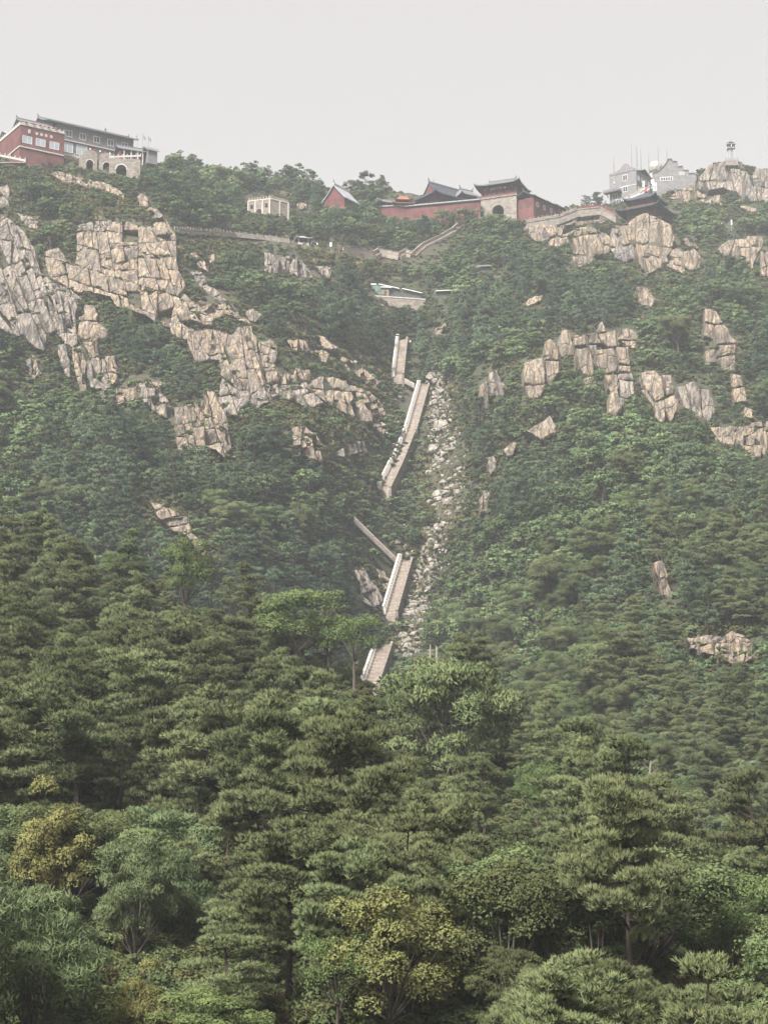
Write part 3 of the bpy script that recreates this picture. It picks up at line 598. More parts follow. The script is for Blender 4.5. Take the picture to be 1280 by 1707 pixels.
def leaves(C, Nn, tone, ln, wd, droop, G, lie):
    d = unit(np.cross(Nn, G.normal(size=C.shape))); d[:, 2] -= droop; d = unit(d)
    s = unit(np.cross(d, Nn)); l = ln * G.uniform(.65, 1.2, (len(C), 1)); w = wd * l / ln / 2
    V = np.stack([C - d*l*.5, C + s*w, C + d*l*.5 - Nn * l * .08, C - s*w], 1).reshape(-1, 3); F = np.arange(len(V)).reshape(-1, 4)
    return V, F, np.repeat(tone, 4), np.tile([0, .3, .8, .3], len(C)), np.repeat(lie, 4, 0)

def pine(seed, H=10., R=3., limbs=44, pads=3.2, tufts=26, k=7, ln=.29, wd=.058, low=.28, ruff=.08, pt=(.78, 2.1)):
    """a trunk with whorled limbs that carry flat pads of upright needle tufts"""
    G = np.random.default_rng(seed); wood = MB()
    b1, b2 = G.normal(0, .36, 2), G.normal(0, .42, 2)
    def tr(t): return np.array([b1[0]*math.sin(t*3) + b2[0]*t, b1[1]*math.sin(t*2.6) + b2[1]*t, H*t])
    wood.tube([tr(t) for t in np.linspace(0, .97, 9)], [max(.03, .19*(1-t)**.8) for t in np.linspace(0, .97, 9)], 7)
    Cs, As, Ts, Ls = [], [], [], []
    for _ in range(9):                        # dead limbs under the crown
        t = G.uniform(low * .45, low + .12); a = G.uniform(0, 6.28); p = tr(t); l = G.uniform(.5, 1.7); o = np.array([math.cos(a), math.sin(a), G.uniform(-.25, .2)])
        wood.tube([p, p + o * l * .5, p + o * l + np.array([0, 0, -.15 * l])], [.035, .025, .01], 4)
    az = G.uniform(0, 6.28); lev = math.ceil(limbs / 5)
    gap = G.random(lev) < .16; lob = G.uniform(0, 6.28)
    for i in range(limbs):
        if gap[min(lev - 1, i // 5)] and i % 5 > 1 or G.random() < .08: continue
        q = (i // 5 + .5 + G.normal(0, .10 + ruff * 1.5)) / lev; q = min(.99, max(0, q)); t = low + (1 - low) * q; az += 1.257 + G.uniform(-.4, .4)
        L = R * (1.0 - pt[0] * q**pt[1]) * (.62 + .48 * min(1, q / .25)) * G.uniform(.55, 1.15)
        L *= 1 + .24 * math.cos(az - lob)
        el = -.08 + .5 * q + G.normal(0, ruff); p0 = tr(t)
        o = np.array([math.cos(az), math.sin(az), 0]); sd_ = np.array([-o[1], o[0], 0])
        br = lambda x: p0 + o * L * x * math.cos(el) + sd_ * L * .12 * math.sin(3 * x) + np.array([0, 0, L * x * math.sin(el) + .10 * L * x * x])
        wood.tube([br(x) for x in (0, .35, .7, .95)], [max(.015, .055*L/R), .038*L/R, .022, .01], 4)
        for _ in range(max(2, int(pads * L * .8 + .5))):
            x = 1.02 - .66 * G.random()**1.1; c = br(x) + sd_ * G.uniform(-1, 1) * L * .30 * min(1, 1.5 - x) + np.array([0, 0, .06 + G.normal(0, .02 + ruff * .6)])
            r = G.uniform(.34, .62) * (R / 3); n = int(tufts * (r / .48)**2); th = G.uniform(0, 6.28, n); rr = np.sqrt(G.random(n))
            e = np.c_[np.cos(th) * rr, np.sin(th) * rr, .34 * (1 - rr**2) + G.normal(0, .10, n)]
            Cs.append(c + e * r); nrm_ = unit(np.c_[e[:, :2] * .9, np.full(n, .75)] + o * .15)
            As.append(unit(nrm_ + [0, 0, .35])); Ls.append(nrm_); Ts.append(np.clip(G.uniform(.05, .95) + G.normal(0, .15, n), 0, 1))
    V, F, T, P, N_ = needles(np.concatenate(Cs), np.concatenate(As), np.concatenate(Ts), k, ln, wd, .40, G, np.concatenate(Ls))
    return wood, V, F, T, P, N_

def broad(seed, H=8., R=3.2, clumps=40, per=520, ln=.165, wd=.095, droop=.2, tall=.62, spread=1.0):
    G = np.random.default_rng(seed); wood = MB(); cz = H * (1 - tall / 2); a = H * tall / 2
    fork = H * (1 - tall) * G.uniform(.7, 1.05); lean = G.normal(0, .35, 2)
    f0 = np.array([lean[0], lean[1], fork])
    wood.tube([(0, 0, 0), (lean[0]*.4, lean[1]*.3, fork*.5), f0], [.20, .15, .12], 7)
    Cs, Ns, Ts, Ls = [], [], [], []
    for i in range(clumps):
        d = unit(G.normal(size=3)); d[2] = d[2] * .8 + .22; d = unit(d); rr = G.uniform(.50, .93) * spread * (1 + .18 * math.sin(5 * d[0] + seed) * math.cos(4 * d[1]))
        c = np.array([d[0]*R*rr, d[1]*R*rr, cz + d[2]*a*rr]); c[:2] += lean * .6
        r = R * G.uniform(.20, .36)
        if i % 2 == 0:
            mid = f0 * .5 + c * .5 + G.normal(0, .25, 3)
            wood.tube([f0 * .95, mid, c], [.075, .045, .015], 4)
        n = int(per * (r / (R * .28))**2)
        e = unit(G.normal(size=(n, 3))); e[:, 2] = np.where(e[:, 2] < -.35, -e[:, 2], e[:, 2])
        q = r * (.55 + .5 * G.random((n, 1))**.6) * (1 + .22 * np.sin(4 * e[:, :1] + i) * np.cos(5 * e[:, 1:2]))
        P = c + e * q * np.array([1.1, 1.1, .72])
        Cs.append(P); Ns.append(unit(e * .55 + np.array([0, 0, .55]) + .5 * G.normal(size=(n, 3))))
        Ts.append(np.clip(G.uniform(.10, .85) + G.normal(0, .2, n), 0, 1)); Ls.append(unit(e + np.array([0, 0, .25])))
    V, F, T, P, N_ = leaves(np.concatenate(Cs), np.concatenate(Ns), np.concatenate(Ts), ln, wd, droop, G, np.concatenate(Ls))
    return wood, V, F, T, P, N_

def far_tree(name, parts, wood_mat, leaf_mat):  # trunk and foliage of a distant tree in one mesh for the forest
    wood, V, F, T, P, N_ = parts; wv = np.array(wood.v); nf = F.shape[1]
    me = bpy.data.meshes.new(name); me.from_pydata([tuple(p) for p in wv] + [tuple(p) for p in V], [], wood.f + [tuple(i + len(wv) for i in f) for f in F.tolist()])
    me.polygons.foreach_set('material_index', np.r_[np.zeros(len(wood.f), np.int32), np.ones(len(F), np.int32)])
    for k, a in (('tone', T), ('tip', P)):
        a_ = me.attributes.new(k, 'FLOAT', 'POINT'); a_.data.foreach_set('value', np.r_[np.zeros(len(wv)), a].astype(np.float32))
    lie_attr(me, np.r_[np.zeros((len(wv), 3)), N_]); me.materials.append(wood_mat); me.materials.append(leaf_mat); me.update()
    return me

class Kind:                                   # one sort of tree: the mesh of its trunk and of its crown
    def __init__(s, name, parts, wm, lm, H):
        wood, V, F, T, P, N_ = parts; s.H = H; s.R = float(np.percentile(np.hypot(V[:, 0], V[:, 1]), 96))
        s.trunk = wood.mesh('trunk'); s.trunk.materials.append(wm)
        s.crown = crown_mesh('crown', V, F, T, P, N_, lm)
        s.name = name
KP = [Kind('pine_tree', pine(11 + i, R=r, limbs=n, low=lo, ruff=(.08, .26, .14, .10, .30, .20)[i], pt=((.88, 1.15), (.78, 2.1), (.90, 1.0), (.78, 2.1), (.86, 1.3), (.88, 1.2))[i]), M['pine_bark'], M['pine_needles'], 10.) for i, (r, n, lo) in enumerate([(2.7, 45, .30), (3.2, 40, .42), (2.3, 50, .24), (3.5, 35, .52), (2.5, 35, .46), (3.0, 45, .34)])]
KB = [Kind('broadleaf_tree', broad(31 + i, R=r, tall=tl), M['broad_leaves'], M['grey_bark'], 8.) if 0 else Kind('broadleaf_tree', broad(31 + i, R=r, tall=tl), M['grey_bark'], M['broad_leaves'], 8.) for i, (r, tl) in enumerate([(2.9, .70), (3.3, .62), (2.6, .78)])]
KPALE = [Kind('broadleaf_tree', broad(51 + i, R=r, tall=tl, clumps=32, per=430), M['grey_bark'], M['pale_leaves'], 8.) for i, (r, tl) in enumerate([(3.0, .62), (2.6, .72)])]
KFEA = [Kind('broadleaf_tree', broad(61 + i, R=3.0, tall=.8, ln=.36, wd=.06, droop=.75, per=460, clumps=38), M['grey_bark'], M['feather_leaves'], 8.) for i in range(2)]
KGOLD = Kind('broadleaf_tree', broad(71, R=2.9, tall=.82, ln=.19, wd=.10, per=430, clumps=40), M['grey_bark'], M['golden_leaves'], 8.)
KOLIVE = Kind('broadleaf_tree', broad(72, R=3.3, tall=.72, ln=.18, wd=.10, per=430, clumps=40), M['grey_bark'], M['olive_leaves'], 8.)
KDROOP = Kind('broadleaf_tree', broad(73, R=3.4, tall=.86, ln=.28, wd=.10, droop=.8, per=360, clumps=50), M['grey_bark'], M['broad_leaves'], 8.)
KLAYER = Kind('broadleaf_tree', broad(74, R=3.2, tall=.5, clumps=26, per=240, spread=1.1), M['grey_bark'], M['pale_leaves'], 8.)
FAR_P = [far_tree('far_pine', pine(101 + i, R=r, limbs=30, pads=1.8, tufts=9, k=4, ln=.62, wd=.24, low=lo), M['pine_bark'], M['far_pine']) for i, (r, lo) in enumerate([(3.0, .2), (3.5, .3), (2.7, .18)])]
FAR_B = [far_tree('far_broadleaf', broad(121 + i, R=r, tall=tl, clumps=20, per=46, ln=.62, wd=.40), M['grey_bark'], M['far_leaves']) for i, (r, tl) in enumerate([(3.2, .8), (3.8, .72), (2.9, .85)])]
def shrub_parts(seed, R=1.3, H=1.3, ln=.42, wd=.26, n=7, per=38):
    return broad(seed, H=H, R=R, clumps=n, per=per, ln=ln, wd=wd, tall=.95)
SHRUB = [far_tree('far_shrub', shrub_parts(141 + i), M['grey_bark'], M['scrub'] if i < 2 else M['far_leaves']) for i in range(4)]
def tuft_mesh(seed):
    G = np.random.default_rng(seed); n = 26; C = np.c_[G.normal(0, .5, (n, 2)), np.zeros(n)]
    V, F, T, P, N_ = needles(C, np.tile([0, 0, 1.], (n, 1)), G.random(n), 2, .8, .13, .35, G)
    return crown_mesh('grass_tuft', V, F, T, P, N_, M['dry_grass'])
TUFT = [tuft_mesh(161 + i) for i in range(2)]
LOWB = [far_tree('near_shrub', broad(151 + i, H=1.7, R=1.5, clumps=14, per=150, ln=.18, wd=.10, tall=.95), M['grey_bark'], M['broad_leaves'] if i < 2 else M['scrub']) for i in range(3)]

def scatter(name, label, cat, kinds, pts, rot, scl, idx, shade=None):    # many alike plants that nobody could count: one object
    c = bpy.data.collections.new(name + '_kinds')
    for i, me in enumerate(kinds):
        o = bpy.data.objects.new('%s_kind_%02d' % (name, i), me); c.objects.link(o)
    me = bpy.data.meshes.new(name); P = np.ascontiguousarray(pts, np.float32); me.vertices.add(len(P)); me.vertices.foreach_set('co', P.ravel())
    for k, ty, a, f in (('turn', 'FLOAT_VECTOR', rot, 'vector'), ('grow', 'FLOAT_VECTOR', scl, 'vector'), ('kind_no', 'INT', idx, 'value'), ('shade', 'FLOAT', np.zeros(len(P)) if shade is None else shade, 'value')):
        a_ = me.attributes.new(k, ty, 'POINT'); a_.data.foreach_set(f, np.ascontiguousarray(a, np.int32 if ty == 'INT' else np.float32).ravel())
    o = link(name, me); ng = bpy.data.node_groups.new(name, 'GeometryNodeTree')
    ng.interface.new_socket('Geometry', in_out='INPUT', socket_type='NodeSocketGeometry'); ng.interface.new_socket('Geometry', in_out='OUTPUT', socket_type='NodeSocketGeometry')
    N = ng.nodes.new; L = ng.links.new
    gi, go, ip, ci = N('NodeGroupInput'), N('NodeGroupOutput'), N('GeometryNodeInstanceOnPoints'), N('GeometryNodeCollectionInfo')
    ci.inputs['Collection'].default_value = c; ci.inputs['Separate Children'].default_value = True; ci.inputs['Reset Children'].default_value = True
    m2p = N('GeometryNodeMeshToPoints')
    def attr(nm, ty):
        a = N('GeometryNodeInputNamedAttribute'); a.data_type = ty; a.inputs['Name'].default_value = nm; return a.outputs[0]
    e2r = N('FunctionNodeEulerToRotation')
    L(gi.outputs[0], m2p.inputs[0]); L(m2p.outputs[0], ip.inputs['Points']); L(ci.outputs[0], ip.inputs['Instance'])
    ip.inputs['Pick Instance'].default_value = True; L(attr('kind_no', 'INT'), ip.inputs['Instance Index'])
    L(attr('turn', 'FLOAT_VECTOR'), e2r.inputs[0]); L(e2r.outputs[0], ip.inputs['Rotation']); L(attr('grow', 'FLOAT_VECTOR'), ip.inputs['Scale'])
    L(ip.outputs[0], go.inputs[0])
    md = o.modifiers.new('scatter', 'NODES'); md.node_group = ng
    return tag(o, label, cat, kind='stuff')

SECT = ('right of', 'above right of', 'above', 'above left of', 'left of', 'below left of', 'below', 'below right of')
ORD = ('nearest', 'second', 'third', 'fourth', 'fifth', 'sixth', 'seventh', 'eighth', 'ninth', 'tenth', 'eleventh', 'twelfth', 'thirteenth', 'fourteenth', 'fifteenth', 'sixteenth', 'seventeenth', 'eighteenth', 'nineteenth', 'twentieth', 'twenty-first', 'twenty-second', 'twenty-third', 'twenty-fourth')
def label_by_landmark(items, marks):          # (object, u, v, kind of thing): which one it is, told from something one can find
    box = {}
    for o, u, v, noun in items:
        d, mk = min((math.hypot(u - a, v - b), (a, b, nm)) for a, b, nm in marks)
        s = SECT[int(((math.atan2(mk[1] - v, u - mk[0]) + math.pi / 8) % (2 * math.pi)) / (math.pi / 4))]
        box.setdefault((mk[2], s, noun), []).append((d, o.name, o))
    for (nm, s, noun), L in box.items():
        for i, (d, _, o) in enumerate(sorted(L)):
            first = '' if len(L) == 1 else (ORD[min(i, len(ORD) - 1)] + ' ')
            o['label'] = '%s%s %s the %s' % (first, noun, s, nm)
def plant(kind, P, h, rz=None, wide=1.0, label='', group=None, name=None):
    s = h / kind.H; o = empty(name or kind.name, P, random.uniform(0, 6.28) if rz is None else rz); o.scale = (s * wide, s * wide, s)
    link('trunk', kind.trunk, o); link('crown', kind.crown, o)
    tag(o, label, 'tree', group); return o
# ------------------------------------------------------------------ where the plants stand
STAIRS = np.zeros_like(MASK)
BARE = np.zeros_like(MASK)                    # stairs, walls, paths and rubble: nothing may hide them
for poly in ([(655,560),(690,560),(690,640),(665,645),(650,640)], [(668,636),(690,650),(722,650),(715,700),(700,760),(660,835),(628,835),(640,780),(672,735)],
             [(578,868),(592,868),(690,940),(690,960),(665,1035),(650,1045),(632,1040),(645,980),(580,888)], [(604,1135),(642,1095),(655,1100),(640,1130),(625,1165),(600,1162)],
             [(300,383),(480,396),(500,392),(575,402),(640,420),(680,420),(770,375),(775,388),(700,440),(640,436),(570,425),(480,408),(300,396)],
             [(612,460),(710,480),(752,478),(752,492),(712,505),(618,508)], [(792,440),(836,444),(836,456),(792,450)],
             [(410,318),(484,318),(486,352),(410,354)], [(540,308),(562,306),(592,326),(592,334),(574,336),(540,334)], [(640,332),(660,320),(735,296),(800,300),(900,320),(965,345),(965,362),(880,378),(870,362),(800,340),(700,348),(640,352)],
             [(0,180),(200,200),(215,232),(275,250),(262,268),(230,272),(222,290),(196,292),(100,275),(0,270)], [(1005,240),(1160,240),(1165,296),(1110,312),(1128,358),(1100,366),(1020,362),(1010,330)],
             [(1190,220),(1250,220),(1250,272),(1190,272)], [(1210,365),(1230,365),(1230,400),(1210,385)]):
    fill_mask(BARE, poly)
    if 550 < poly[0][0] < 670 and poly[0][1] > 550: fill_mask(STAIRS, poly)
GULLY = np.zeros_like(MASK)                   # the bed of rubble: low growth only
fill_mask(GULLY, [(708,640),(752,640),(760,700),(778,760),(780,850),(755,900),(735,960),(715,1010),(700,1100),(655,1100),(668,1020),(695,930),(735,870),(715,800),(705,720)])
GRASSY = np.zeros_like(MASK)                  # low scrub and grass instead of trees
for poly in (Z1([(0,120),(270,100),(700,240),(820,270),(830,340),(600,350),(480,400),(400,400),(380,560),(260,480),(200,480),(100,380),(0,300)]),
             Z1([(240,560),(380,700),(800,830),(900,960),(700,830),(580,800),(420,800),(350,900)]), Z1([(930,380),(1280,430),(1280,640),(1100,700),(960,560)]),
             Z2([(580,60),(900,100),(1280,330),(1280,760),(1150,600),(950,430),(680,260)]), Z2([(690,500),(850,560),(1090,700),(1200,720),(1280,800),(1130,860),(930,880),(740,730)]),
             [(690,640),(770,640),(775,860),(720,960),(690,1100),(640,1100),(700,880)], Z6([(0,100),(250,150),(680,240),(680,330),(500,420),(500,340),(200,260)]),
             Z4([(560,330),(820,300),(830,460),(1000,500),(1180,500),(1180,560),(700,520),(620,440)])):
    fill_mask(GRASSY, poly)

class Grid:                                   # keeps plants apart
    def __init__(s, c): s.c, s.d = c, {}
    def ok(s, P, r):
        i, j = int(P[0] // s.c), int(P[1] // s.c); n = int(r // s.c) + 1
        for a in range(i-n, i+n+1):
            for b in range(j-n, j+n+1):
                for q in s.d.get((a, b), ()):
                    if (q[0]-P[0])**2 + (q[1]-P[1])**2 + (q[2]-P[2])**2 < r*r: return False
        return True
    def put(s, P): s.d.setdefault((int(P[0] // s.c), int(P[1] // s.c)), []).append(tuple(P))

def blocked(u, v, hp, wp, f=(.1, .35, .65, .95), side=True):
    for k in f:
        for du in ((-.7, 0, .7) if side else (0,)):
            x, y = u + du * wp, v - hp * k
            if in_mask(MASK, x, y) or in_mask(BARE, x, y) or in_mask(GULLY, x, y): return True
    return False

specials = []
GN = Grid(4.0)
def special(kind, u, v_top, v_base, width, label, near_=True, rz=None):
    Y = Yf(u, v_base) if near_ else Ym(u, v_base); P = at(u, v_base, Y); m = mpp(u, v_base, Y)
    h = (v_base - v_top) * m / math.cos(PITCH); s = h / kind.H
    plant(kind, P, h, rz, width * m / 2 / (kind.R * s), label); GN.put(P); specials.append((u, v_top, v_base, width))
special(KGOLD, 72, 1332, 1590, 150, 'rounded tree with golden yellow leaves near the lower left edge')
special(KOLIVE, 655, 1488, 1790, 235, 'yellow-green tree with brownish tips at the bottom centre, spreading widely')
special(KLAYER, 560, 1555, 1800, 150, 'bright green flat-topped sapling in front of the spreading yellow-green tree')
special(KP[1], 1058, 1330, 1760, 240, 'big dark pine with a thick bare trunk at the lower right')
special(KDROOP, 762, 1085, 1345, 225, 'large dense tree with drooping grey-green leaves just below the stairs')
special(KPALE[0], 490, 975, 1160, 165, 'airy light green tree left of the foot of the stairs')
special(KLAYER, 590, 1020, 1180, 110, 'thin pale tree with dark crooked limbs in front of the lowest stairs')
special(KFEA[0], 60, 1480, 1800, 230, 'feathery drooping tree in the lower left corner')
special(KFEA[1], 235, 1400, 1640, 150, 'dark feathery tree right of the golden yellow tree')
special(KPALE[1], 345, 1650, 1850, 200, 'light green treetop cut off by the bottom edge, left of the middle')
special(KPALE[0], 310, 895, 1075, 95, 'yellowish green tree beside the sloping slab')
special(KPALE[1], 1230, 1455, 1700, 150, 'light green tree with pale top near the right edge, lower right')
special(KPALE[0], 895, 1270, 1420, 90, 'fresh green tree on the crest of the near slope, right of the middle')
special(KGOLD, 240, 1625, 1790, 110, 'small tree with yellowing leaves between green ones at the bottom left')

# near slope
spots = []
G1 = Grid(4.0); G1.d = GN.d
for _ in range(14000):
    u = random.uniform(-230, 1510); v = v_ridge(u) + 4 + (2150 - v_ridge(u)) * random.random()
    Y = Yf(u, v)
    if Y > 260: continue
    P = at(u, v, Y); r = random.uniform(3.0, 5.0)
    stand = u < 440 and v < 1470
    if stand: r *= 1.28
    if not G1.ok(P, r): continue
    m = mpp(u, v, Y); n = noise.noise(Vector((P.x * .045, P.y * .045, 3)))
    pineish = n > -.12
    if u < 420 and v > 1560: pineish = n > .22
    if 420 < u < 700 and v < 1260: pineish = n > .20
    if 300 < u < 1010 and v > 1280: pineish = n > -.55
    if u > 1120 and v > 1500: pineish = n > .1
    if u < 420 and v < 1420: pineish = n > -.38
    if v > 1640: h_ = .74
    else: h_ = 1.0
    h = h_ * random.uniform(7.0, 12.6) if pineish else random.uniform(5.5, 8.5)
    if stand and pineish: h = min(13.0, h * 1.28)
    if v < v_ridge(u) + 40: h *= random.uniform(.75, 1.2) if u < 430 else .85
    hp, wp = h / m, 2.6 / m
    if any(abs(u - s[0]) < s[3] * .46 + wp * .75 and v > s[2] - 25 and v - hp < s[1] + .62 * (s[2] - s[1]) for s in specials): continue
    if blocked(u, v, hp, wp, (.55, .8, .97)): 
        h *= .55; hp = h / m
        if blocked(u, v, hp, wp, (.55, .8, .97)): continue
    G1.put(P)
    spots.append([h / m, 'p' if pineish else 'b', P, h, u, v, True])
# mountainside
far = []
G2 = Grid(4.0)
for i_ in range(72000):
    u = random.uniform(-160, 1440); vs = v_sky(u); v = vs - 1 + (1560 - vs) * random.random()**1.15
    if i_ % 6 == 0: v = vs - 1 + 60 * random.random()**2
    if v > v_ridge(u) + 130: continue
    Y = Ym(u, v); P = at(u, v, Y); m = mpp(u, v, Y); r = random.uniform(2.6, 4.6)
    if in_mask(GRASSY, u, v) and random.random() < .86: continue
    if not G2.ok(P, r): continue
    n = noise.noise(Vector((P.x * .03, P.z * .03, 9))) + random.gauss(0, .15); pineish = n > .05
    h = random.uniform(4.5, 10.5) if pineish else random.uniform(3.0, 8.5)
    if random.random() < .06: h *= 1.45
    if v < vs + 14: h *= .7
    hp, wp = h * 1.05 / m, h * .48 / m
    if blocked(u, v, hp, wp):
        h *= .45; hp *= .45; wp *= .45
        if blocked(u, v, hp, wp): continue
    G2.put(P); far.append([h / m, 'p' if pineish else 'b', P, h, u, v, False])
print('spots', len(spots), 'far', len(far))
def zone(u, v, is_near):
    if is_near:
        if u < 430: return 'upper left near slope' if v < 1420 else 'lower left near slope'
        if u < 850: return 'middle near slope below the stairs' if v < 1600 else 'bottom middle near slope'
        return 'right near slope' if v < 1600 else 'lower right near slope'
    if u < 640: return 'shadowed hillside left of the gully'
    return 'hazy flank right of the stair gully'
rest, singled = [], []
for kd, lim, kinds in (('p', 290, KP), ('b', 285, KB)):
    L = sorted([s for s in spots + far if s[1] == kd], key=lambda s: -s[0] - (60 if s[6] else 0))
    for i, s in enumerate(L):
        hp, _, P, h, u, v, nr = s
        inview = (-160 < u < 1440 if nr else -40 < u < 1320) and v - hp < 1740
        if lim > 0 and inview and (nr or hp > 30):
            lim -= 1; z = zone(u, v, nr)
            if kd == 'p': lab, gr = ('layered dark pine on the ' + z), ('pines on the ' + z)
            else: lab, gr = ('leafy green broadleaf tree on the ' + z), ('broadleaf trees on the ' + z)
            k = random.choice(kinds)
            if kd == 'b' and nr and u < 330 and v > 1500 and random.random() < .6: k = random.choice(KFEA)
            elif kd == 'b' and random.random() < (.10 if v > 1450 else .25): k = random.choice(KPALE)
            o = plant(k, P - Vector((0, 0, .25)), h, None, random.uniform(.82, 1.3), lab, gr)
            big = 'tall' if h > (10 if kd == 'p' else 7.2) else ('small' if h < (7.5 if kd == 'p' else 5.6) else 'middling')
            singled.append((o, u, v - .6 * hp, big + (' dark pine' if kd == 'p' else (' pale green tree' if k in KPALE else ' feathery tree' if k in KFEA else ' leafy green tree'))))
        elif not nr or P.y > 105: rest.append(s)
LANDMARKS = [(72, 1400, 'golden yellow tree'), (655, 1580, 'spreading yellow-green tree'), (1058, 1450, 'big thick-trunked pine'), (762, 1170, 'large drooping tree below the stairs'), (490, 1040, 'airy light green tree'),
 (590, 1080, 'thin crooked-limbed tree'), (60, 1600, 'feathery tree in the lower left corner'), (235, 1470, 'dark feathery tree'), (345, 1690, 'light green treetop at the bottom edge'), (300, 880, 'long sloping slab'),
 (1230, 1530, 'light green tree at the right edge'), (895, 1320, 'fresh green tree on the crest'), (1104, 970, 'bare pale shoulder of rock'), (1200, 1080, 'low outcrop at the right edge'), (1085, 1270, 'bare whitish trunk'),
 (630, 1135, 'lowest stair flight'), (625, 910, 'diagonal stair flight'), (902, 715, 'bright lone boulder pair'), (1245, 730, 'jointed wall of rock columns'), (806, 835, 'lowest pointed rock beside the gully'), (60, 860, 'dark hollow at the left edge'), (485, 932, 'small grey upright rock')]
LANDMARKS = [m_ for m_ in LANDMARKS if 'hollow' not in m_[2]]
label_by_landmark(singled, LANDMARKS)
shade = np.array([.42 * noise.noise(Vector((s[2].x * .022, s[2].z * .03, 4))) + random.gauss(0, .10) + (.16 if random.random() < .07 else 0) for s in rest])
n = len(rest); idx = np.array([(random.randrange(3) if s[1] == 'p' else 3 + random.randrange(3)) for s in rest])
sc = np.array([s[3] / (10. if s[1] == 'p' else 8.) for s in rest]); w_ = rng.uniform(.9, 1.3, n)
scatter('forest', 'thousands of small hazy trees covering the mountainside', 'forest', FAR_P + FAR_B, [s[2] - Vector((0, 0, .4)) for s in rest],
        np.c_[rng.normal(0, .05, (n, 2)), rng.uniform(0, 6.28, n)], np.c_[sc * w_, sc * w_, sc], idx, shade)
# scrub and grass
pts, ix, sz = [], [], []
G3 = Grid(2.0)
for i_ in range(110000):
    u = random.uniform(-100, 1380); vs = v_sky(u); v = vs + (1330 - vs) * random.random()
    if i_ % 8 == 0: v = vs + 80 * random.random()**2
    gr = in_mask(GRASSY, u, v)
    if not gr and random.random() < .55: continue
    Y = Ym(u, v); P = at(u, v, Y); m = mpp(u, v, Y); s = random.uniform(.5, 1.5)
    if in_mask(GULLY, u, v): s *= .55
    if not G3.ok(P, .95): continue
    if in_mask(MASK0, u, v - .8 * s / m) or in_mask(MASK0, u, v) or in_mask(BARE, u, v - 1.0 * s / m):
        s *= .4 if in_mask(MASK0, u, v - 2) else .65
        if in_mask(MASK0, u, v) and random.random() < .8: continue
        if in_mask(STAIRS, u, v - 3) or in_mask(STAIRS, u, v): continue
    G3.put(P); pts.append(P - Vector((0, 0, .2))); ix.append(random.choice((0, 1, 2, 3)) if not gr else random.choice((0, 1, 1, 3))); sz.append(s)
for u, v in ((640,840),(648,843),(656,842),(663,838),(669,826),(672,812),(634,838),(612,1174),(622,1174),(634,1168),(645,1158),(640,1050),(650,1054),(660,1052),(668,1046),(664,655),(672,652),(657,648),(700,742),(690,760),(684,776),(575,872),(600,905),(620,930)):
    P = at(u, v, Ym(u, v) - 2.5); pts.append(P); ix.append(random.choice((2, 3))); sz.append(random.uniform(1.1, 1.8))
for (u0, v0), (u1, v1) in (((672, 640), (682, 582)), ((697, 735), (718, 660)), ((676, 786), (696, 738)), ((654, 832), (675, 790)), ((664, 1040), (690, 955)), ((652, 786), (672, 740)), ((640, 1040), (664, 958))):
    for k in range(7):                        # bushes that lean over the edges of the stairs
        t = (k + random.random()) / 7; u, v = u0 + (u1-u0)*t + random.gauss(0, 1.5), v0 + (v1-v0)*t
        if random.random() < .7: pts.append(at(u, v, Ym(u, v) - .5)); ix.append(random.choice((2, 3, 3, 1))); sz.append(random.uniform(.6, 1.3))
for u, v, P, m in LEDGES:
    if random.random() < .6:
        for _ in range(random.randrange(1, 4)):
            pts.append(P + Vector((random.uniform(-1, 1), random.uniform(0, .8), -.2))); ix.append(random.choice((0, 1, 2, 3))); sz.append(random.uniform(.3, .95))
n = len(pts); sz = np.array(sz)
scatter('undergrowth', 'low olive scrub between the trees and on the rock ledges', 'undergrowth', SHRUB, pts, np.c_[np.zeros((n, 2)), rng.uniform(0, 6.28, n)], np.c_[sz, sz, sz * rng.uniform(.7, 1.1, n)], ix)
pts = []
for _ in range(26000):
    u = random.uniform(-60, 1340); v = random.uniform(290, 1120)
    if not in_mask(GRASSY, u, v) or in_mask(MASK, u, v) or in_mask(BARE, u, v) or (in_mask(GULLY, u, v) and random.random() < .8): continue
    pts.append(at(u, v, Ym(u, v)))
n = len(pts); sz = rng.uniform(.6, 1.5, n)
scatter('grass', 'dry yellowish grass on the open ledges of the mountain', 'grass', TUFT, pts, np.c_[np.zeros((n, 2)), rng.uniform(0, 6.28, n)], np.c_[sz, sz, sz], rng.integers(0, 2, n))
pts = []
for _ in range(5200):
    u = random.uniform(-150, 1430); v = v_ridge(u) + (1760 - v_ridge(u)) * random.random(); pts.append(at(u, v, Yf(u, v)))
n = len(pts); sz = rng.uniform(.4, 1.25, n)
scatter('bushes', 'low green bushes under the trees of the near slope', 'bushes', LOWB, pts, np.c_[np.zeros((n, 2)), rng.uniform(0, 6.28, n)], np.c_[sz, sz, sz], rng.integers(0, 3, n))
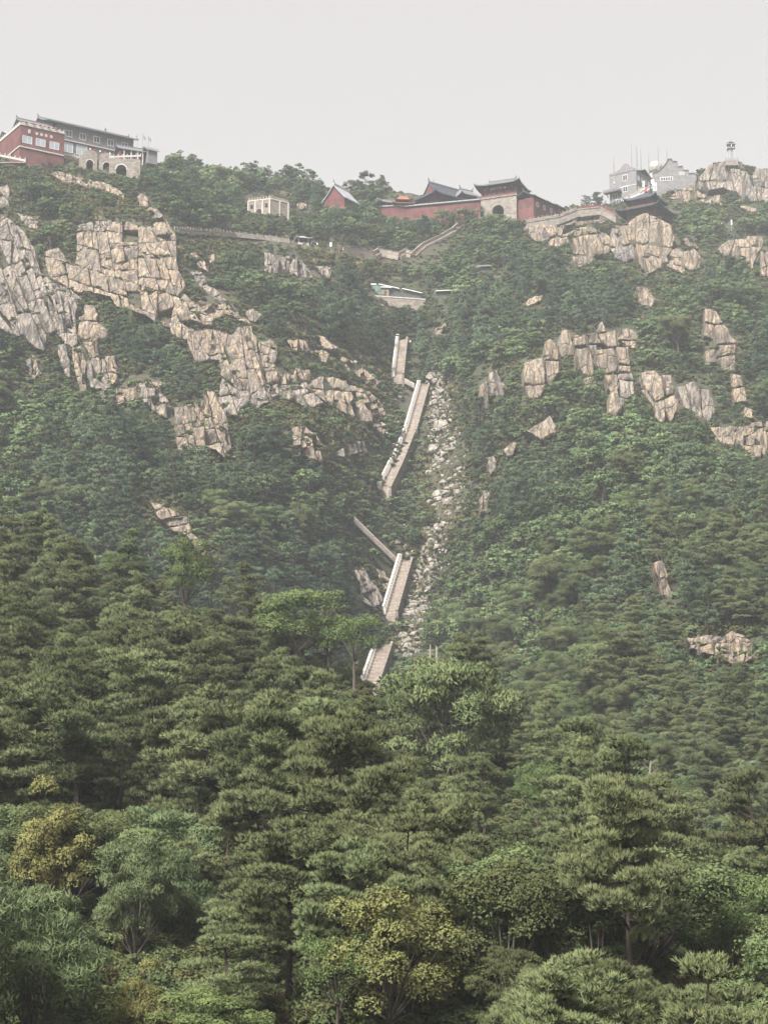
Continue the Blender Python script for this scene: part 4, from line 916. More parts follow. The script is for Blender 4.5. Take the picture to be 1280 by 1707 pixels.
# ------------------------------------------------------------------ stairs, walls and rubble in the gully
def mnt(u, v, up=0.0): return at(u, v, Ym(u, v)) + Vector((0, 0, up))
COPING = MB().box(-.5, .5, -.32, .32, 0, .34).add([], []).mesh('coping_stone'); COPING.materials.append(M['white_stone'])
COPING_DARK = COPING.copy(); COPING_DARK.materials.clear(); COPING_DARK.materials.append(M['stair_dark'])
POSTM = MB().box(-.28, .28, -.28, .28, 0, 1.0).box(-.34, .34, -.34, .34, 1.0, 1.14).mesh('post'); POSTM.materials.append(M['white_stone'])
def flight(label, lo, hi, width, wall_h=1.6, lift=2.2, walls=(1, 1), deep=3.5, Ylo=None, Yhi=None):
    A = at(lo[0], lo[1], Ylo or Ym(*lo)) + Vector((0, 0, lift)); B = at(hi[0], hi[1], Yhi or Ym(*hi)) + Vector((0, 0, lift))
    d = B - A; hd = Vector((d.x, d.y, 0)); run = hd.length; f = hd.normalized(); sd_ = Vector((f.y, -f.x, 0))
    root = empty('stone_stairs', A, math.atan2(f.y, f.x) - math.pi / 2)     # local y runs uphill, local x to the right
    tag(root, label, 'stairs'); n = max(8, int(abs(d.z) / .34)); w = width / 2; b = MB()
    for i in range(n):                                                       # solid steps, each with its own riser
        y0, y1, z1 = run * i / n, run * (i + 1) / n, d.z * (i + 1) / n
        b.box(-w, w, y0, y1 + .02, z1 - min(2.6, deep), z1 + .004 * (i % 2))
    st = b.build('steps', M['stair_stone'], root); tag(st, kind='stuff')
    for sgn, on in zip((-1, 1), walls):
        if not on: continue
        x0, x1 = (-w - .6, -w - .05) if sgn < 0 else (w + .05, w + .6)
        hh = wall_h if sgn < 0 else wall_h * .45; q_ = [(3,2,1,0),(4,5,6,7),(0,1,5,4),(1,2,6,5),(2,3,7,6),(3,0,4,7)]
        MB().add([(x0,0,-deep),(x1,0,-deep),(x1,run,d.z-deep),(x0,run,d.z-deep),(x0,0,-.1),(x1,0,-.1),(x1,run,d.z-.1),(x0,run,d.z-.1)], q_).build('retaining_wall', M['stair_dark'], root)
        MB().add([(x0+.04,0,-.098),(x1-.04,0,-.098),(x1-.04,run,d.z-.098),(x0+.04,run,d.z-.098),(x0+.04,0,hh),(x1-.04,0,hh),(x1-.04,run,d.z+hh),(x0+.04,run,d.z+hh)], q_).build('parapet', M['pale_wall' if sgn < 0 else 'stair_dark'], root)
        L3 = d.length; k = max(3, int(L3 / 1.7)); pitch = math.atan2(d.z, run)
        for i in range(k):
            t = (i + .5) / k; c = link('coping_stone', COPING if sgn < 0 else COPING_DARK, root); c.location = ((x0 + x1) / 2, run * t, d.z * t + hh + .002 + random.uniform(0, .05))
            c.rotation_euler = (pitch, 0, 0); c.scale = (.58, L3 / k * 1.45 * random.uniform(.95, 1.0), 1)
        if width > 2 and sgn < 0:
            for i in range(k + 1):
                t = i / k; c = link('post', POSTM, root); c.location = (x1 + .14 if sgn < 0 else x0 - .14, run * t, d.z * t); c.scale = (1, 1, hh)
    return root
flight('uppermost visible flight of the steep stairs, above a dark bush', (663, 640), (670, 578), 2.5)
flight('narrow slanting flight linking the upper two stair flights', (693, 652), (668, 638), 1.0, .7, 1.0, (1, 0), .6)
flight('long straight stair flight down the middle of the gully', (684, 735), (706, 656), 2.5)
flight('curving lower half of the long flight, leaning left', (663, 786), (683, 736), 2.5)
flight('short stepped flight ending at a landing above dark shrubs', (640, 832), (662, 786), 2.7)
flight('diagonal flight with a pale wall running down from left to right', (662, 950), (584, 874), 1.2, .8, .9, (1, 0), .5)
flight('straight stair flight below the diagonal wall', (650, 1040), (676, 950), 2.6)
flight('lowest flight glimpsed between treetops', (617, 1162), (640, 1094), 3.0, 1.2, 2.5)

PR = random.Random(5)
BOULD = []
for i in range(9):
    bm = bmesh.new(); bmesh.ops.create_icosphere(bm, subdivisions=3, radius=1.0); R = random.Random(200 + i)
    for _ in range(9):
        n = Vector((R.gauss(0, 1), R.gauss(0, 1), R.gauss(0, .8))).normalized(); k = R.uniform(.55, .85)
        for v_ in bm.verts:
            q = v_.co.dot(n)
            if q > k: v_.co -= n * (q - k) * .9
    o_ = Vector((R.uniform(-9, 9), i, 0))
    for v_ in bm.verts: v_.co += v_.co.normalized() * (.12 * noise.noise(v_.co * 1.7 + o_) + .05 * noise.noise(v_.co * 5 + o_))
    me = bpy.data.meshes.new('boulder'); bm.to_mesh(me); bm.free(); me.materials.append(M['boulder_stone']); BOULD.append(me)
BL = []
def boulder(u, v, px, label, group=None):
    P = mnt(u, v); m = mpp(u, v, P.y); r = px * m / 2
    o = link('boulder', PR.choice(BOULD)); o.location = P + Vector((0, -r * .25, r * .12)); o.rotation_euler = (PR.uniform(-.4, .4), PR.uniform(-.4, .4), PR.uniform(0, 6.28))
    if group: BL.append((o, u, v, 'small pale boulder' if px < 9 else 'pale boulder'))
    o.scale = (r * PR.uniform(.95, 1.3), r * PR.uniform(.8, 1.1), r * PR.uniform(.6, .85)); return tag(o, label, 'boulder', group)
boulder(726, 664, 13, 'round pale boulder beside the top of the long flight')
boulder(731, 712, 24, 'tilted flat boulder right of the long flight')
boulder(722, 752, 26, 'broad grey boulder lying left of the rubble')
boulder(742, 760, 22, 'smooth white boulder in the middle of the rubble')
boulder(730, 827, 22, 'long grey boulder low in the rubble right of the landing')
boulder(750, 802, 14, 'squarish tan boulder at the right edge of the rubble')
boulder(762, 822, 18, 'tall tan boulder under the right bank')
boulder(748, 840, 22, 'blocky cream boulder at the narrowing of the rubble')
boulder(716, 790, 14, 'wedge-shaped boulder between rubble and shrubs')
boulder(661, 905, 18, 'white twin boulder above the junction of the stairs')
boulder(680, 928, 15, 'upright white boulder standing behind the junction of the stairs')
boulder(697, 956, 14, 'pale boulder just right of the stair junction')
boulder(684, 996, 11, 'single white boulder right of the straight flight')
boulder(673, 1027, 13, 'white boulder right of the foot of the straight flight')
boulder(672, 1060, 16, 'flat pale slab in the stream bed, under the straight flight')
boulder(679, 1093, 18, 'ochre boulder lowest in the gully, above the drooping tree')
boulder(720, 632, 22, 'dark wet boulder at the head of the rubble')
boulder(736, 655, 20, 'pinkish cracked boulder at the head of the rubble')
boulder(1232, 1088, 30, 'tan boulder beside the low outcrop at the right edge')
path = [(732,600,12),(728,640,16),(733,690,22),(738,730,26),(740,760,28),(740,800,26),(742,840,24),(728,875,22),(718,900,22),(708,930,28),(704,955,28),(697,990,22),(690,1020,20),(684,1050,19),(678,1090,19)]
for k in range(len(path) - 1):
    (u0, v0, w0), (u1, v1, w1) = path[k], path[k+1]
    for _ in range(int((v1 - v0) * .52)):
        t = PR.random(); u = u0 + (u1-u0)*t + PR.gauss(0, .5) * (w0 + (w1-w0)*t); v = v0 + (v1-v0)*t
        boulder(u, v, PR.choice((6, 7, 8, 9, 10, 13, 17)), 'small pale boulder heaped in the rubble of the stair gully', 'boulders in the stair gully')
for _ in range(18):
    u, v = PR.uniform(650, 700), PR.uniform(840, 930); boulder(u, v, PR.choice((5, 7, 8, 10)), 'small stone scattered in scrub between landing and stair junction', 'stones above the stair junction')
for _ in range(40):
    t = PR.random(); u = 560 + 110 * t + PR.gauss(0, 24); v = 560 + 170 * t + PR.gauss(0, 24)
    boulder(u, v, PR.choice((5, 6, 8, 10, 14)), 'whitish boulder on the grassy slope left of the upper stairs', 'boulders left of the upper stairs')
for _ in range(22):
    u, v = PR.uniform(1085, 1280), PR.uniform(318, 352)
    if not in_mask(MASK, u, v): boulder(u, v, PR.choice((5, 6, 7, 9, 11)), 'grey boulder in the scree below the lattice tower', 'scree below the lattice tower')
for _ in range(12):
    u, v = PR.uniform(560, 640), PR.uniform(500, 530); boulder(u, v, PR.choice((4, 5, 7)), 'small pale stone below the tarpaulin sheds', 'stones below the sheds')

label_by_landmark(BL, [(726, 664, 'head of the long flight'), (722, 752, 'broad grey boulder'), (748, 840, 'blocky cream boulder'), (680, 928, 'upright white boulder at the stair junction'), (684, 996, 'foot of the straight flight'), (672, 1060, 'flat slab in the stream bed'),
 (1218, 330, 'foot of the summit crag'), (1120, 330, 'stepped grey house'), (600, 500, 'tan shed terrace'), (540, 580, 'tilted flat slab'), (600, 650, 'broken pale buttress'), (650, 610, 'uppermost stair flight'), (640, 820, 'short stepped flight'), (735, 600, 'dark head of the gully')])
pts, sz = [], []
for k in range(len(path) - 1):                # stones too small to tell apart
    (u0, v0, w0), (u1, v1, w1) = path[k], path[k+1]
    for _ in range(int((v1 - v0) * 2.9)):
        t = PR.random(); u = u0 + (u1-u0)*t + PR.gauss(0, .7) * (w0 + (w1-w0)*t); v = v0 + (v1-v0)*t
        if in_mask(BARE, u, v): continue
        P = mnt(u, v); pts.append(P); sz.append(mpp(u, v, P.y) * PR.uniform(1.4, 3.4))
n = len(pts); sz = np.array(sz)
scatter('rubble', 'broken small stones covering the bed of the stair gully', 'rubble', BOULD[:4], pts, rng.uniform(0, 6.28, (n, 3)), np.c_[sz * rng.uniform(.9, 1.5, n), sz, sz * rng.uniform(.6, .9, n)], rng.integers(0, 4, n))

for (u0, v0), (u1, v1), w_, lab in (((676, 948), (660, 951), 3.4, 'small stone landing where the diagonal wall meets the straight flight'), ((697, 654), (712, 654), 3.0, 'small stone landing at the head of the long flight')):
    A, B = mnt(u0, v0, 2.1), mnt(u1, v1, 2.1); o = empty('stone_landing', A); tag(o, lab, 'landing'); q = B - A
    MB().bar((0, 1.2, -.6), (q.x, q.y + 1.2, q.z - .6), w_, 1.2).build('slab', M['stair_stone'], o)
    MB().bar((0, -.4, -1.0), (q.x, q.y - .4, q.z - 1.0), .5, 2.4).build('retaining_wall', M['stair_dark'], o)
# ------------------------------------------------------------------ buildings on the ridge
def roof_surface(x0, x1, y0, y1, z, h, hip=0.0, lift=.5, thick=.28, over=0.0, curve=1.35, n=(20, 12)):
    """hanging curve roof: ridge along x; hip = length of the sloping ends (0 = gable ends)"""
    b = MB(); nx, ny = n; W2 = (y1 - y0) / 2; L2 = (x1 - x0) / 2; cx, cy_ = (x0 + x1) / 2, (y0 + y1) / 2; top = []
    for j in range(ny + 1):
        for i in range(nx + 1):
            x = x0 + (x1 - x0) * i / nx; y = y0 + (y1 - y0) * j / ny
            d = 1 - abs(y - cy_) / W2
            if hip > 0: d = min(d, (L2 - abs(x - cx)) / hip)
            e = (abs(x - cx) / L2)**6 * (abs(y - cy_) / W2)**4 if hip > 0 else (abs(x - cx) / L2)**8 * .5
            top.append((x, y, z + h * max(0, d)**curve + lift * e))
    N = len(top); fs = []
    for j in range(ny):
        for i in range(nx):
            a = j*(nx+1)+i; fs.append((a, a+1, a+nx+2, a+nx+1)); fs.append((N+a+nx+1, N+a+nx+2, N+a+1, N+a))
    edge = [i for i in range(nx)] + [nx + j*(nx+1) for j in range(ny)] + [ny*(nx+1) + nx - i for i in range(nx)] + [(ny - j)*(nx+1) for j in range(ny)]
    for k in range(len(edge)):
        a, c = edge[k], edge[(k+1) % len(edge)]; fs.append((a, N+a, N+c, c))
    b.add(top + [(x, y, zz - thick) for x, y, zz in top], fs); return b
def ridge(b, x0, x1, y, z, w=.35, h=.45, horns=.7):
    b.box(x0, x1, y - w/2, y + w/2, z, z + h)
    if horns:
        for x, s in ((x0, -1), (x1, 1)):
            b.add([(x, y-w/2, z+h), (x - s*.6, y-w/2, z+h), (x + s*.15, y-w/2, z+h+horns), (x, y+w/2, z+h), (x - s*.6, y+w/2, z+h), (x + s*.15, y+w/2, z+h+horns)], [(0,1,2),(5,4,3),(0,2,5,3),(2,1,4,5),(1,0,3,4)])
    return b
def win(parent, x, z, w, h, y=0.0, frame='white_paint', glass='dark_glass', face=-1, axis='y', bars=True):
    """window in the wall plane y (axis 'y') or x (axis 'x'); face = outward direction"""
    t = .14
    def bx(b, a0, a1, d0, d1, z0, z1):
        d0, d1 = sorted((y + face*d0, y + face*d1))
        return b.box(a0, a1, d0, d1, z0, z1) if axis == 'y' else b.box(d0, d1, a0, a1, z0, z1)
    f = MB(); bx(f, x-w/2, x-w/2+t, -.1, .09, z, z+h); bx(f, x+w/2-t, x+w/2, -.1, .09, z, z+h)
    bx(f, x-w/2+t, x+w/2-t, -.1, .08, z, z+t); bx(f, x-w/2+t, x+w/2-t, -.1, .08, z+h-t, z+h)
    if bars: bx(f, x-.05, x+.05, -.1, .07, z+t, z+h-t)
    fo = f.build('window', M[frame], parent)
    p = MB(); bx(p, x-w/2+t, x+w/2-t, -.1, .03, z+t, z+h-t); p.build('pane', M[glass], fo); return fo
def balustrade(parent, a, b, h=1.0, step=1.6, mat='white_stone', name='balustrade'):
    a, b = Vector(a), Vector(b); L = (b - a).length; n = max(1, int(L / step)); m_ = MB()
    for i in range(n):
        p, q = a.lerp(b, i/n), a.lerp(b, (i+1)/n); d = (q-p).normalized() * .14
        m_.bar(p + d + Vector((0,0,h*.42)), q - d + Vector((0,0,h*.42)), .12, h*.6)
    r = m_.build(name, M[mat], parent)
    for i in range(n + 1):
        p = a.lerp(b, i/n); MB().box(p.x-.13, p.x+.13, p.y-.13, p.y+.13, p.z, p.z+h).box(p.x-.17, p.x+.17, p.y-.17, p.y+.17, p.z+h, p.z+h*1.22).build('post', M[mat], r)
    return r
def arch_wall(x0, x1, z0, z1, y0, y1, ax, aw, ah, spring, n=12):
    """wall with one round-headed opening of width aw, centred on ax; the opening is real"""
    b = MB(); r = aw / 2; top = [(ax - r*math.cos(math.pi*i/n), spring + r*math.sin(math.pi*i/n)*ah) for i in range(n+1)]
    b.box(x0, ax - r, y0, y1, z0, z1); b.box(ax + r, x1, y0, y1, z0, z1)
    for i in range(n):
        (xa, za), (xb, zb) = top[i], top[i+1]
        b.add([(xa,y0,za),(xb,y0,zb),(xb,y0,z1),(xa,y0,z1),(xa,y1,za),(xb,y1,zb),(xb,y1,z1),(xa,y1,z1)], [(0,1,2,3),(7,6,5,4),(1,0,4,5),(3,2,6,7)])
    return b
def arch_ring(ax, aw, spring, y0, y1, w=.4, n=12):
    b = MB(); r = aw/2
    for i in range(n):
        a, c = math.pi*i/n, math.pi*(i+1)/n; P = [(ax - q*math.cos(t_), spring + q*math.sin(t_)) for t_, q in ((a, r), (c, r), (c, r+w), (a, r+w))]
        b.wall_xz(P, y0, y1)
    return b
def house(name, u, v, Y, yaw, label, cat):
    o = empty(name, at(u, v, Y), math.radians(yaw)); return tag(o, label, cat)

# --- hotel on the left: origin at the near corner of the red block, x runs along the front away to the right
H = house('red_building', 34, 243, 553, 33, 'long red-walled terrace building with white-framed windows at the left edge', 'building')
MB().box(0, 15.2, 0, 26, -6, 7.2).build('wall', M['red_plaster'], H)
MB().box(-.25, 15.2, -.25, 26.2, 7.2, 7.55).build('cornice', M['white_stone'], H)
for x in (2.4, 7.0, 11.8): win(H, x, 1.3, 3.3, 2.5, 0, glass='pale_glass')
for i, x in enumerate((3.0, 5.6, 7.2, 8.8, 10.6)):
    MB().box(x-.4, x+.4, -.12, .1, 4.9, 5.8 if i else 6.2).build('plaque', M['white_stone'], H)
MB().box(-.3, 15.2, -.32, -.02, -.4, 0).build('string_course', M['white_stone'], H)
MB().box(-.32, -.02, 0, 26, -.4, 0).build('string_course', M['white_stone'], H)
balustrade(H, (0, 0, 7.55), (15, 0, 7.55), .9, 1.5); balustrade(H, (0, 0, 7.55), (0, 25, 7.55), .9, 1.5)
MB().box(2.4, 13, 3.5, 12, 7.55, 9.6).build('upper_storey', M['grey_brick'], H)
r_ = roof_surface(1.4, 13.6, 2.2, 13.2, 9.6, 2.8, 0, .2, .25).build('roof', M['roof_grey'], H)
ridge(MB(), 1.4, 13.6, 7.7, 12.3).build('ridge', M['grey_tile'], r_)
MB().wall_xz([(1.2, 9.6), (1.2, 9.7), (1.3, 9.7), (1.3, 9.6)], 4, 12).build('gable', M['grey_brick'], H)
for x in (4.5, 7.5, 10.5): win(H, x, 7.9, 1.3, 1.5, 3.5, 'wood_brown')
b_ = MB().box(2, 10, 15, 24, 7.55, 9.4).build('rear_pavilion', M['grey_brick'], H)
roof_surface(1, 11, 13.8, 25, 9.4, 2.6, 0, .2, .25).build('roof', M['roof_pale'], b_)
for i in range(5):
    x = 1.5 + i * 2.6; ln_ = MB().lathe([(.05, .75), (.32, .55), (.36, .3), (.3, .08), (.06, 0)], 8, (x, -.5, 8.0)).build('lantern', M['red_cloth'], H)

H = house('grey_hotel', 97, 250, 568, 33, 'long grey brick hotel with two rows of white windows', 'building')
MB().box(0, 27.5, .4, 14, -7, 9.6).build('wall', M['hotel_brick'], H)
rf = roof_surface(-4.6, 28.8, -1.0, 15.4, 9.6, 3.4, 0, .25, .35).build('roof', M['roof_grey'], H)
ridge(MB(), -4.6, 28.8, 7.2, 12.85, horns=1.0).build('ridge', M['grey_tile'], rf)
MB().lathe([(.35, 0), (.25, .5), (.4, .8), (.1, 1.5)], 8, (20, 7.2, 13.2)).build('finial', M['grey_tile'], rf)
for x in (3.9, 8.9, 13.9, 19.0, 24.2): win(H, x, 5.6, 2.3, 2.3, .4, 'white_paint')
for x in (3.6, 8.7): win(H, x, .1, 3.8, 3.4, .4, 'white_paint', 'pale_glass')
for x in (13.6, 18.4, 23.4): win(H, x, -.4, 1.9, 2.2, .4, 'wood_brown')
MB().box(-.1, 27.6, -.1, .38, 4.0, 4.3).build('string_course', M['white_stone'], H)
for i, x in enumerate((11.4, 13.2, 15.0, 16.8, 18.6, 20.4, 22.2)): MB().lathe([(.05, .7), (.3, .5), (.32, .25), (.06, 0)], 8, (x, -.35, 2.2)).build('lantern', M['red_cloth'] if i % 2 else M['white_cloth'], H)
MB().box(24.6, 28.2, .1, .38, -3, 6.2).build('side_bay', M['grey_brick'], H)
MB().box(-3, 17, -4.4, .38, -9, -3.0).build('terrace', M['stone_wall'], H)
balustrade(H, (-3, -4.2, -3), (17, -4.2, -3), 1.0, 1.8)
MB().box(16, 28, -3, .35, -1.6, -1.2).build('platform', M['red_paint'], H)
balustrade(H, (16, -2.9, -1.2), (28, -2.9, -1.2), 1.1, 1.4, 'red_paint', 'railing')

H = house('arched_terrace', 138, 276, 556, 20, 'grey stone terrace with two rounded vaults below the hotel', 'terrace')
for x0, nm in ((0, 0), (5.4, 1)):
    w_ = 4.8; hgt = 4.2 - .5 * nm
    a_ = arch_wall(x0, x0 + w_, -5, hgt, -.5 * nm, 8, x0 + w_/2, 2.3, 1.0, 1.1 - .3*nm).build('wall', M['stone_wall'], H)
    arch_ring(x0 + w_/2, 2.3, 1.1 - .3*nm, -.5*nm - .1, -.5*nm + .3, .3).build('arch_ring', M['white_stone'], a_)
    MB().box(x0 + w_/2 - 1.5, x0 + w_/2 + 1.5, 3, 7.5, -5, 3).build('recess', M['opening_shade'], a_)  # solid dark block: the shade inside the vault as colour
    n = 10; P = [(x0 + w_/2 - w_/2*math.cos(math.pi*i/n), hgt + 1.5*math.sin(math.pi*i/n)) for i in range(n+1)]
    MB().wall_xz(P, -.5*nm, 8).build('vault', M['stone_wall'], H)
MB().box(10.3, 14, 1.5, 8, -5, 4.4).build('side_wall', M['stone_wall'], H)

H = house('arch_bridge', 190, 290, 556, 8, 'small stone bridge with one bright-rimmed arch right of the vaults', 'bridge')
arch_wall(-1.5, 8.5, -3, 5.4, 0, 3.2, 2.4, 3.3, 1.0, 1.6).build('wall', M['stone_wall'], H)
arch_ring(2.4, 3.3, 1.6, -.12, .4, .38).build('arch_ring', M['white_stone'], H)
MB().box(.2, 4.6, 3.21, 3.6, -3, 4).build('recess', M['opening_shade'], H)  # dark plate behind the arch, shade of the opening as colour
balustrade(H, (-1.5, .2, 5.4), (8.5, .2, 6.4), .9, 1.3)

H = house('small_red_hall', 201, 268, 572, 24, 'small red hall with grey gable roof behind the flagpoles', 'building')
MB().box(0, 7.6, 0, 6, -3, 4).build('wall', M['red_plaster'], H)
rf = roof_surface(-.7, 8.6, -1.4, 7.4, 4, 2.4, 0, .25, .25).build('roof', M['roof_grey'], H)
ridge(MB(), -.7, 8.6, 3, 6.3).build('ridge', M['grey_tile'], rf)
for x in (1, 3.4, 5.8, 7.4): MB().lathe([(.2, -3), (.18, 4)], 8, (x, -1.0, 0)).build('column', M['white_stone'], H)
win(H, 2.2, .6, 1.4, 1.6, 0, 'white_paint'); win(H, 4.7, .6, 1.4, 1.6, 0, 'white_paint')
MB().wall_xz([(7.6, 4), (7.6, 4.01), (7.7, 4.01)], 0, 6).build('trim', M['white_stone'], H)
H = house('gate_hut', 246, 262, 574, 30, 'tiny hut with brown ridge roof at the right end of the hotel terrace', 'building')
MB().box(0, 3.6, 0, 3.4, -2, 2.6).build('wall', M['grey_brick'], H)
roof_surface(-.6, 4.3, -.7, 4.1, 2.6, 1.7, 0, .2, .2).build('roof', M['roof_grey'], H)
for k, (u, vt, vb) in enumerate(((229, 221, 267), (237.5, 222, 266), (247, 225, 262))):
    P = at(u, vb, 566); m = mpp(u, vb, 566); hh = (vb - vt) * m * 1.02
    F_ = empty('flagpole', P); tag(F_, ('white flagpole with a grey flag, leftmost beside the small red hall', 'middle flagpole of the three beside the small red hall', 'rightmost of the three flagpoles beside the small red hall')[k], 'flagpole')
    MB().lathe([(.1, 0), (.06, hh)], 7).lathe([(.13, hh), (.02, hh + .25)], 7).build('pole', M['metal_grey'], F_)
    fl = MB(); n = 6; sgn = -1 if k == 0 else 1
    for i in range(n + 1):
        x = sgn * (.08 + i * .14); y = .18 * math.sin(i * 1.1); zt = hh - .25 - .16 * i
        fl.v += [(x, y, zt), (x, y, zt - 1.4 + .05*i), (x, y + .03, zt), (x, y + .03, zt - 1.4 + .05*i)]
    for i in range(n):
        a = i*4; fl.f += [(a, a+4, a+5, a+1), (a+2, a+3, a+7, a+6), (a, a+2, a+6, a+4), (a+1, a+5, a+7, a+3)]
    fl.build('flag', M['pale_tile' if k == 0 else 'metal_grey'], F_)
H = house('stone_balustrade', -12, 262, 540, -2, 'white stone balustrade stepping down at the left edge below the red wall', 'balustrade')
MB().box(-6, 10.6, 0, 1.2, -2, -1.65).build('base', M['stone_wall'], H)
balustrade(H, (-6, .3, .35), (2, .3, .35), 1.1, 1.4); balustrade(H, (2.3, .3, .2), (10.4, .3, -1.6), 1.1, 1.4)

# --- crenellated house
H = house('crenellated_house', 451, 355, Ym(451, 356) - 4, 0, 'small tan stone house with crenellated parapet and arched doorway', 'building')
s_ = mpp(451, 354, Ym(451, 356)); Af = Vector((-8.0, 2.6)); Bf = Vector((6.0, 4.2)); Cf = Af + Bf
foot = [(0, 0), (Bf.x, Bf.y), (Cf.x, Cf.y), (Af.x, Af.y)]
MB().prism(foot, -3, 5.4).build('wall', M['tan_wall'], H)
for (a, b) in ((Vector((0, 0)), Af), (Vector((0, 0)), Bf)):
    d = (b - a); L = d.length; n = int(L / 1.0); dn = d.normalized(); nn = Vector((dn.y, -dn.x)); nn = nn if nn.y < 0 else -nn
    for i in range(n):
        p = a + dn * (i + .5) * L / n - nn * .25
        o = MB().box(-.3, .3, -.25, .25, 0, .75).build('merlon', M['tan_wall'], H); o.location = (p.x, p.y, 5.402); o.rotation_euler.z = math.atan2(dn.y, dn.x)
    c = MB().box(0, L, -.12, .1, 0, .35).build('cornice', M['white_stone'], H); c.location = (a.x + nn.x*.06, a.y + nn.y*.06, 4.9); c.rotation_euler.z = math.atan2(dn.y, dn.x)
    for t_ in ((.03, .34, .66, .97) if b is Af else (.5, .97)):
        p = a + d * t_ + nn * .05; o = MB().box(-.22, .22, -.2, .2, -3, 4.9).build('pilaster', M['white_stone'], H); o.location = (p.x, p.y, 0); o.rotation_euler.z = math.atan2(dn.y, dn.x)
dn = Af.normalized(); nn = Vector((dn.y, -dn.x)); nn = nn if nn.y < 0 else -nn
for t_, w_, hh in ((.5, 1.6, 1.9),):
    p = Af * t_ + nn * .06; o = MB().wall_xz([(-w_/2, -3)] + [(-w_/2*math.cos(math.pi*i/8), hh - w_/2 + w_/2*math.sin(math.pi*i/8)) for i in range(9)] + [(w_/2, -3)], -.06, .1).build('doorway', M['opening_shade'], H); o.location = (p.x, p.y, 0); o.rotation_euler.z = math.atan2(dn.y, dn.x)  # flat dark panel, the unlit inside painted on the wall
for t_ in (.18, .82):
    p = Af * t_ + nn * .07; o = MB().box(-.45, .45, -.06, .1, 2.3, 3.6).build('window', M['opening_shade'], H); o.location = (p.x, p.y, 0); o.rotation_euler.z = math.atan2(dn.y, dn.x)  # flat dark panels, shade of the window openings as colour

# --- red gable in the trees
H = house('gabled_temple', 541, 345, Ym(555, 348) - 3, -33, 'temple with red gable triangle and pale roof half hidden in trees', 'temple')
MB().box(0, 8.6, 0, 8.6, -4, 2.2).build('wall', M['red_plaster'], H)
MB().wall_xz([(0, 2.2), (8.6, 2.2), (4.3, 6.6)], .0, .5).build('gable', M['red_paint'], H)
rf = MB()
for s in (0, 1):
    xs = [(-.9, 1.3), (.6, 2.75), (2.2, 4.5), (4.3, 7.0)]
    if s: xs = [(8.6 - x, z) for x, z in xs]
    for (xa, za), (xb, zb) in zip(xs, xs[1:]):
        q = [(xa, za), (xb, zb), (xb, zb + .45), (xa, za + .45)]; rf.wall_xz(q if s == 0 else q[::-1], -.7, 9.0)
rfo = rf.build('roof', M['roof_pale'], H)
MB().box(4.0, 4.6, -.8, 9.1, 7.3, 8.0).build('ridge', M['white_stone'], rfo)
MB().lathe([(.3, 0), (.35, .4), (.12, .8), (.2, 1.1), (.03, 1.6)], 7, (4.3, -.5, 8.0)).build('finial', M['grey_tile'], rfo)

# --- red wall, gate with orange roofs, main hall
H = house('red_wall', 801, 356, 619, 180 - 15, 'long red wall with pale tiled coping left of the gate tower', 'wall')
MB().box(.2, 30, -1.0, 0, -5, 5.0).build('wall', M['red_plaster'], H)
for i in range(14):
    x0 = .2 + i * 29.8 / 14
    MB().wall_xz([(x0 + .02, 5.0), (x0 + 29.8/14 - .02, 5.0), (x0 + 29.8/14 - .02, 5.25), (x0 + .02, 5.25)], -1.7, .7).add([], []).wall_xz([(x0 + .1, 5.25), (x0 + 29.8/14 - .1, 5.25), (x0 + 29.8/14 - .1, 5.8), (x0 + .1, 5.8)], -.75, -.25).build('coping_tile', M['roof_pale'], H)
H = house('low_red_wall', 668, 355, 626, 180 - 8, 'lower red wall segment in trees left of the orange-roofed gate', 'wall')
MB().box(0, 9.5, -.9, 0, -5, 2.6).build('wall', M['red_plaster'], H)
MB().box(-.2, 9.7, -1.3, .4, 2.6, 3.0).build('coping', M['roof_pale'], H)
H = house('orange_roofed_gate', 668, 348, 626, 4, 'small gateway with two-tiered orange tiled roof behind the red wall', 'gate')
MB().box(-2.2, 4.2, 0, 3, -4, 2.0).build('wall', M['red_plaster'], H)
rf = roof_surface(-3.2, 5.2, -1.2, 4.2, 2.0, 1.1, 2.0, .6, .25).build('roof', M['roof_orange'], H)
MB().box(-.9, 2.9, .6, 2.4, 2.6, 3.6).build('attic', M['red_paint'], H)
rf2 = roof_surface(-2.0, 4.0, -.6, 3.6, 3.6, 1.5, 1.4, .5, .22).build('roof', M['roof_orange'], H)
ridge(MB(), -.4, 2.4, 1.5, 5.05, .3, .3, .5).build('ridge', M['orange_tile'], rf2)
H = house('side_shrine', 648, 345, 632, 20, 'low grey-roofed shrine just left of the orange-roofed gate', 'shrine')
MB().box(-3, 4, 0, 3.6, -4, 1.6).build('wall', M['red_plaster'], H)
rf = roof_surface(-4, 5, -1, 4.6, 1.6, 1.6, 0, .4, .22).build('roof', M['roof_grey'], H); ridge(MB(), -4, 5, 1.8, 3.15, .3, .3, .5).build('ridge', M['grey_tile'], rf)

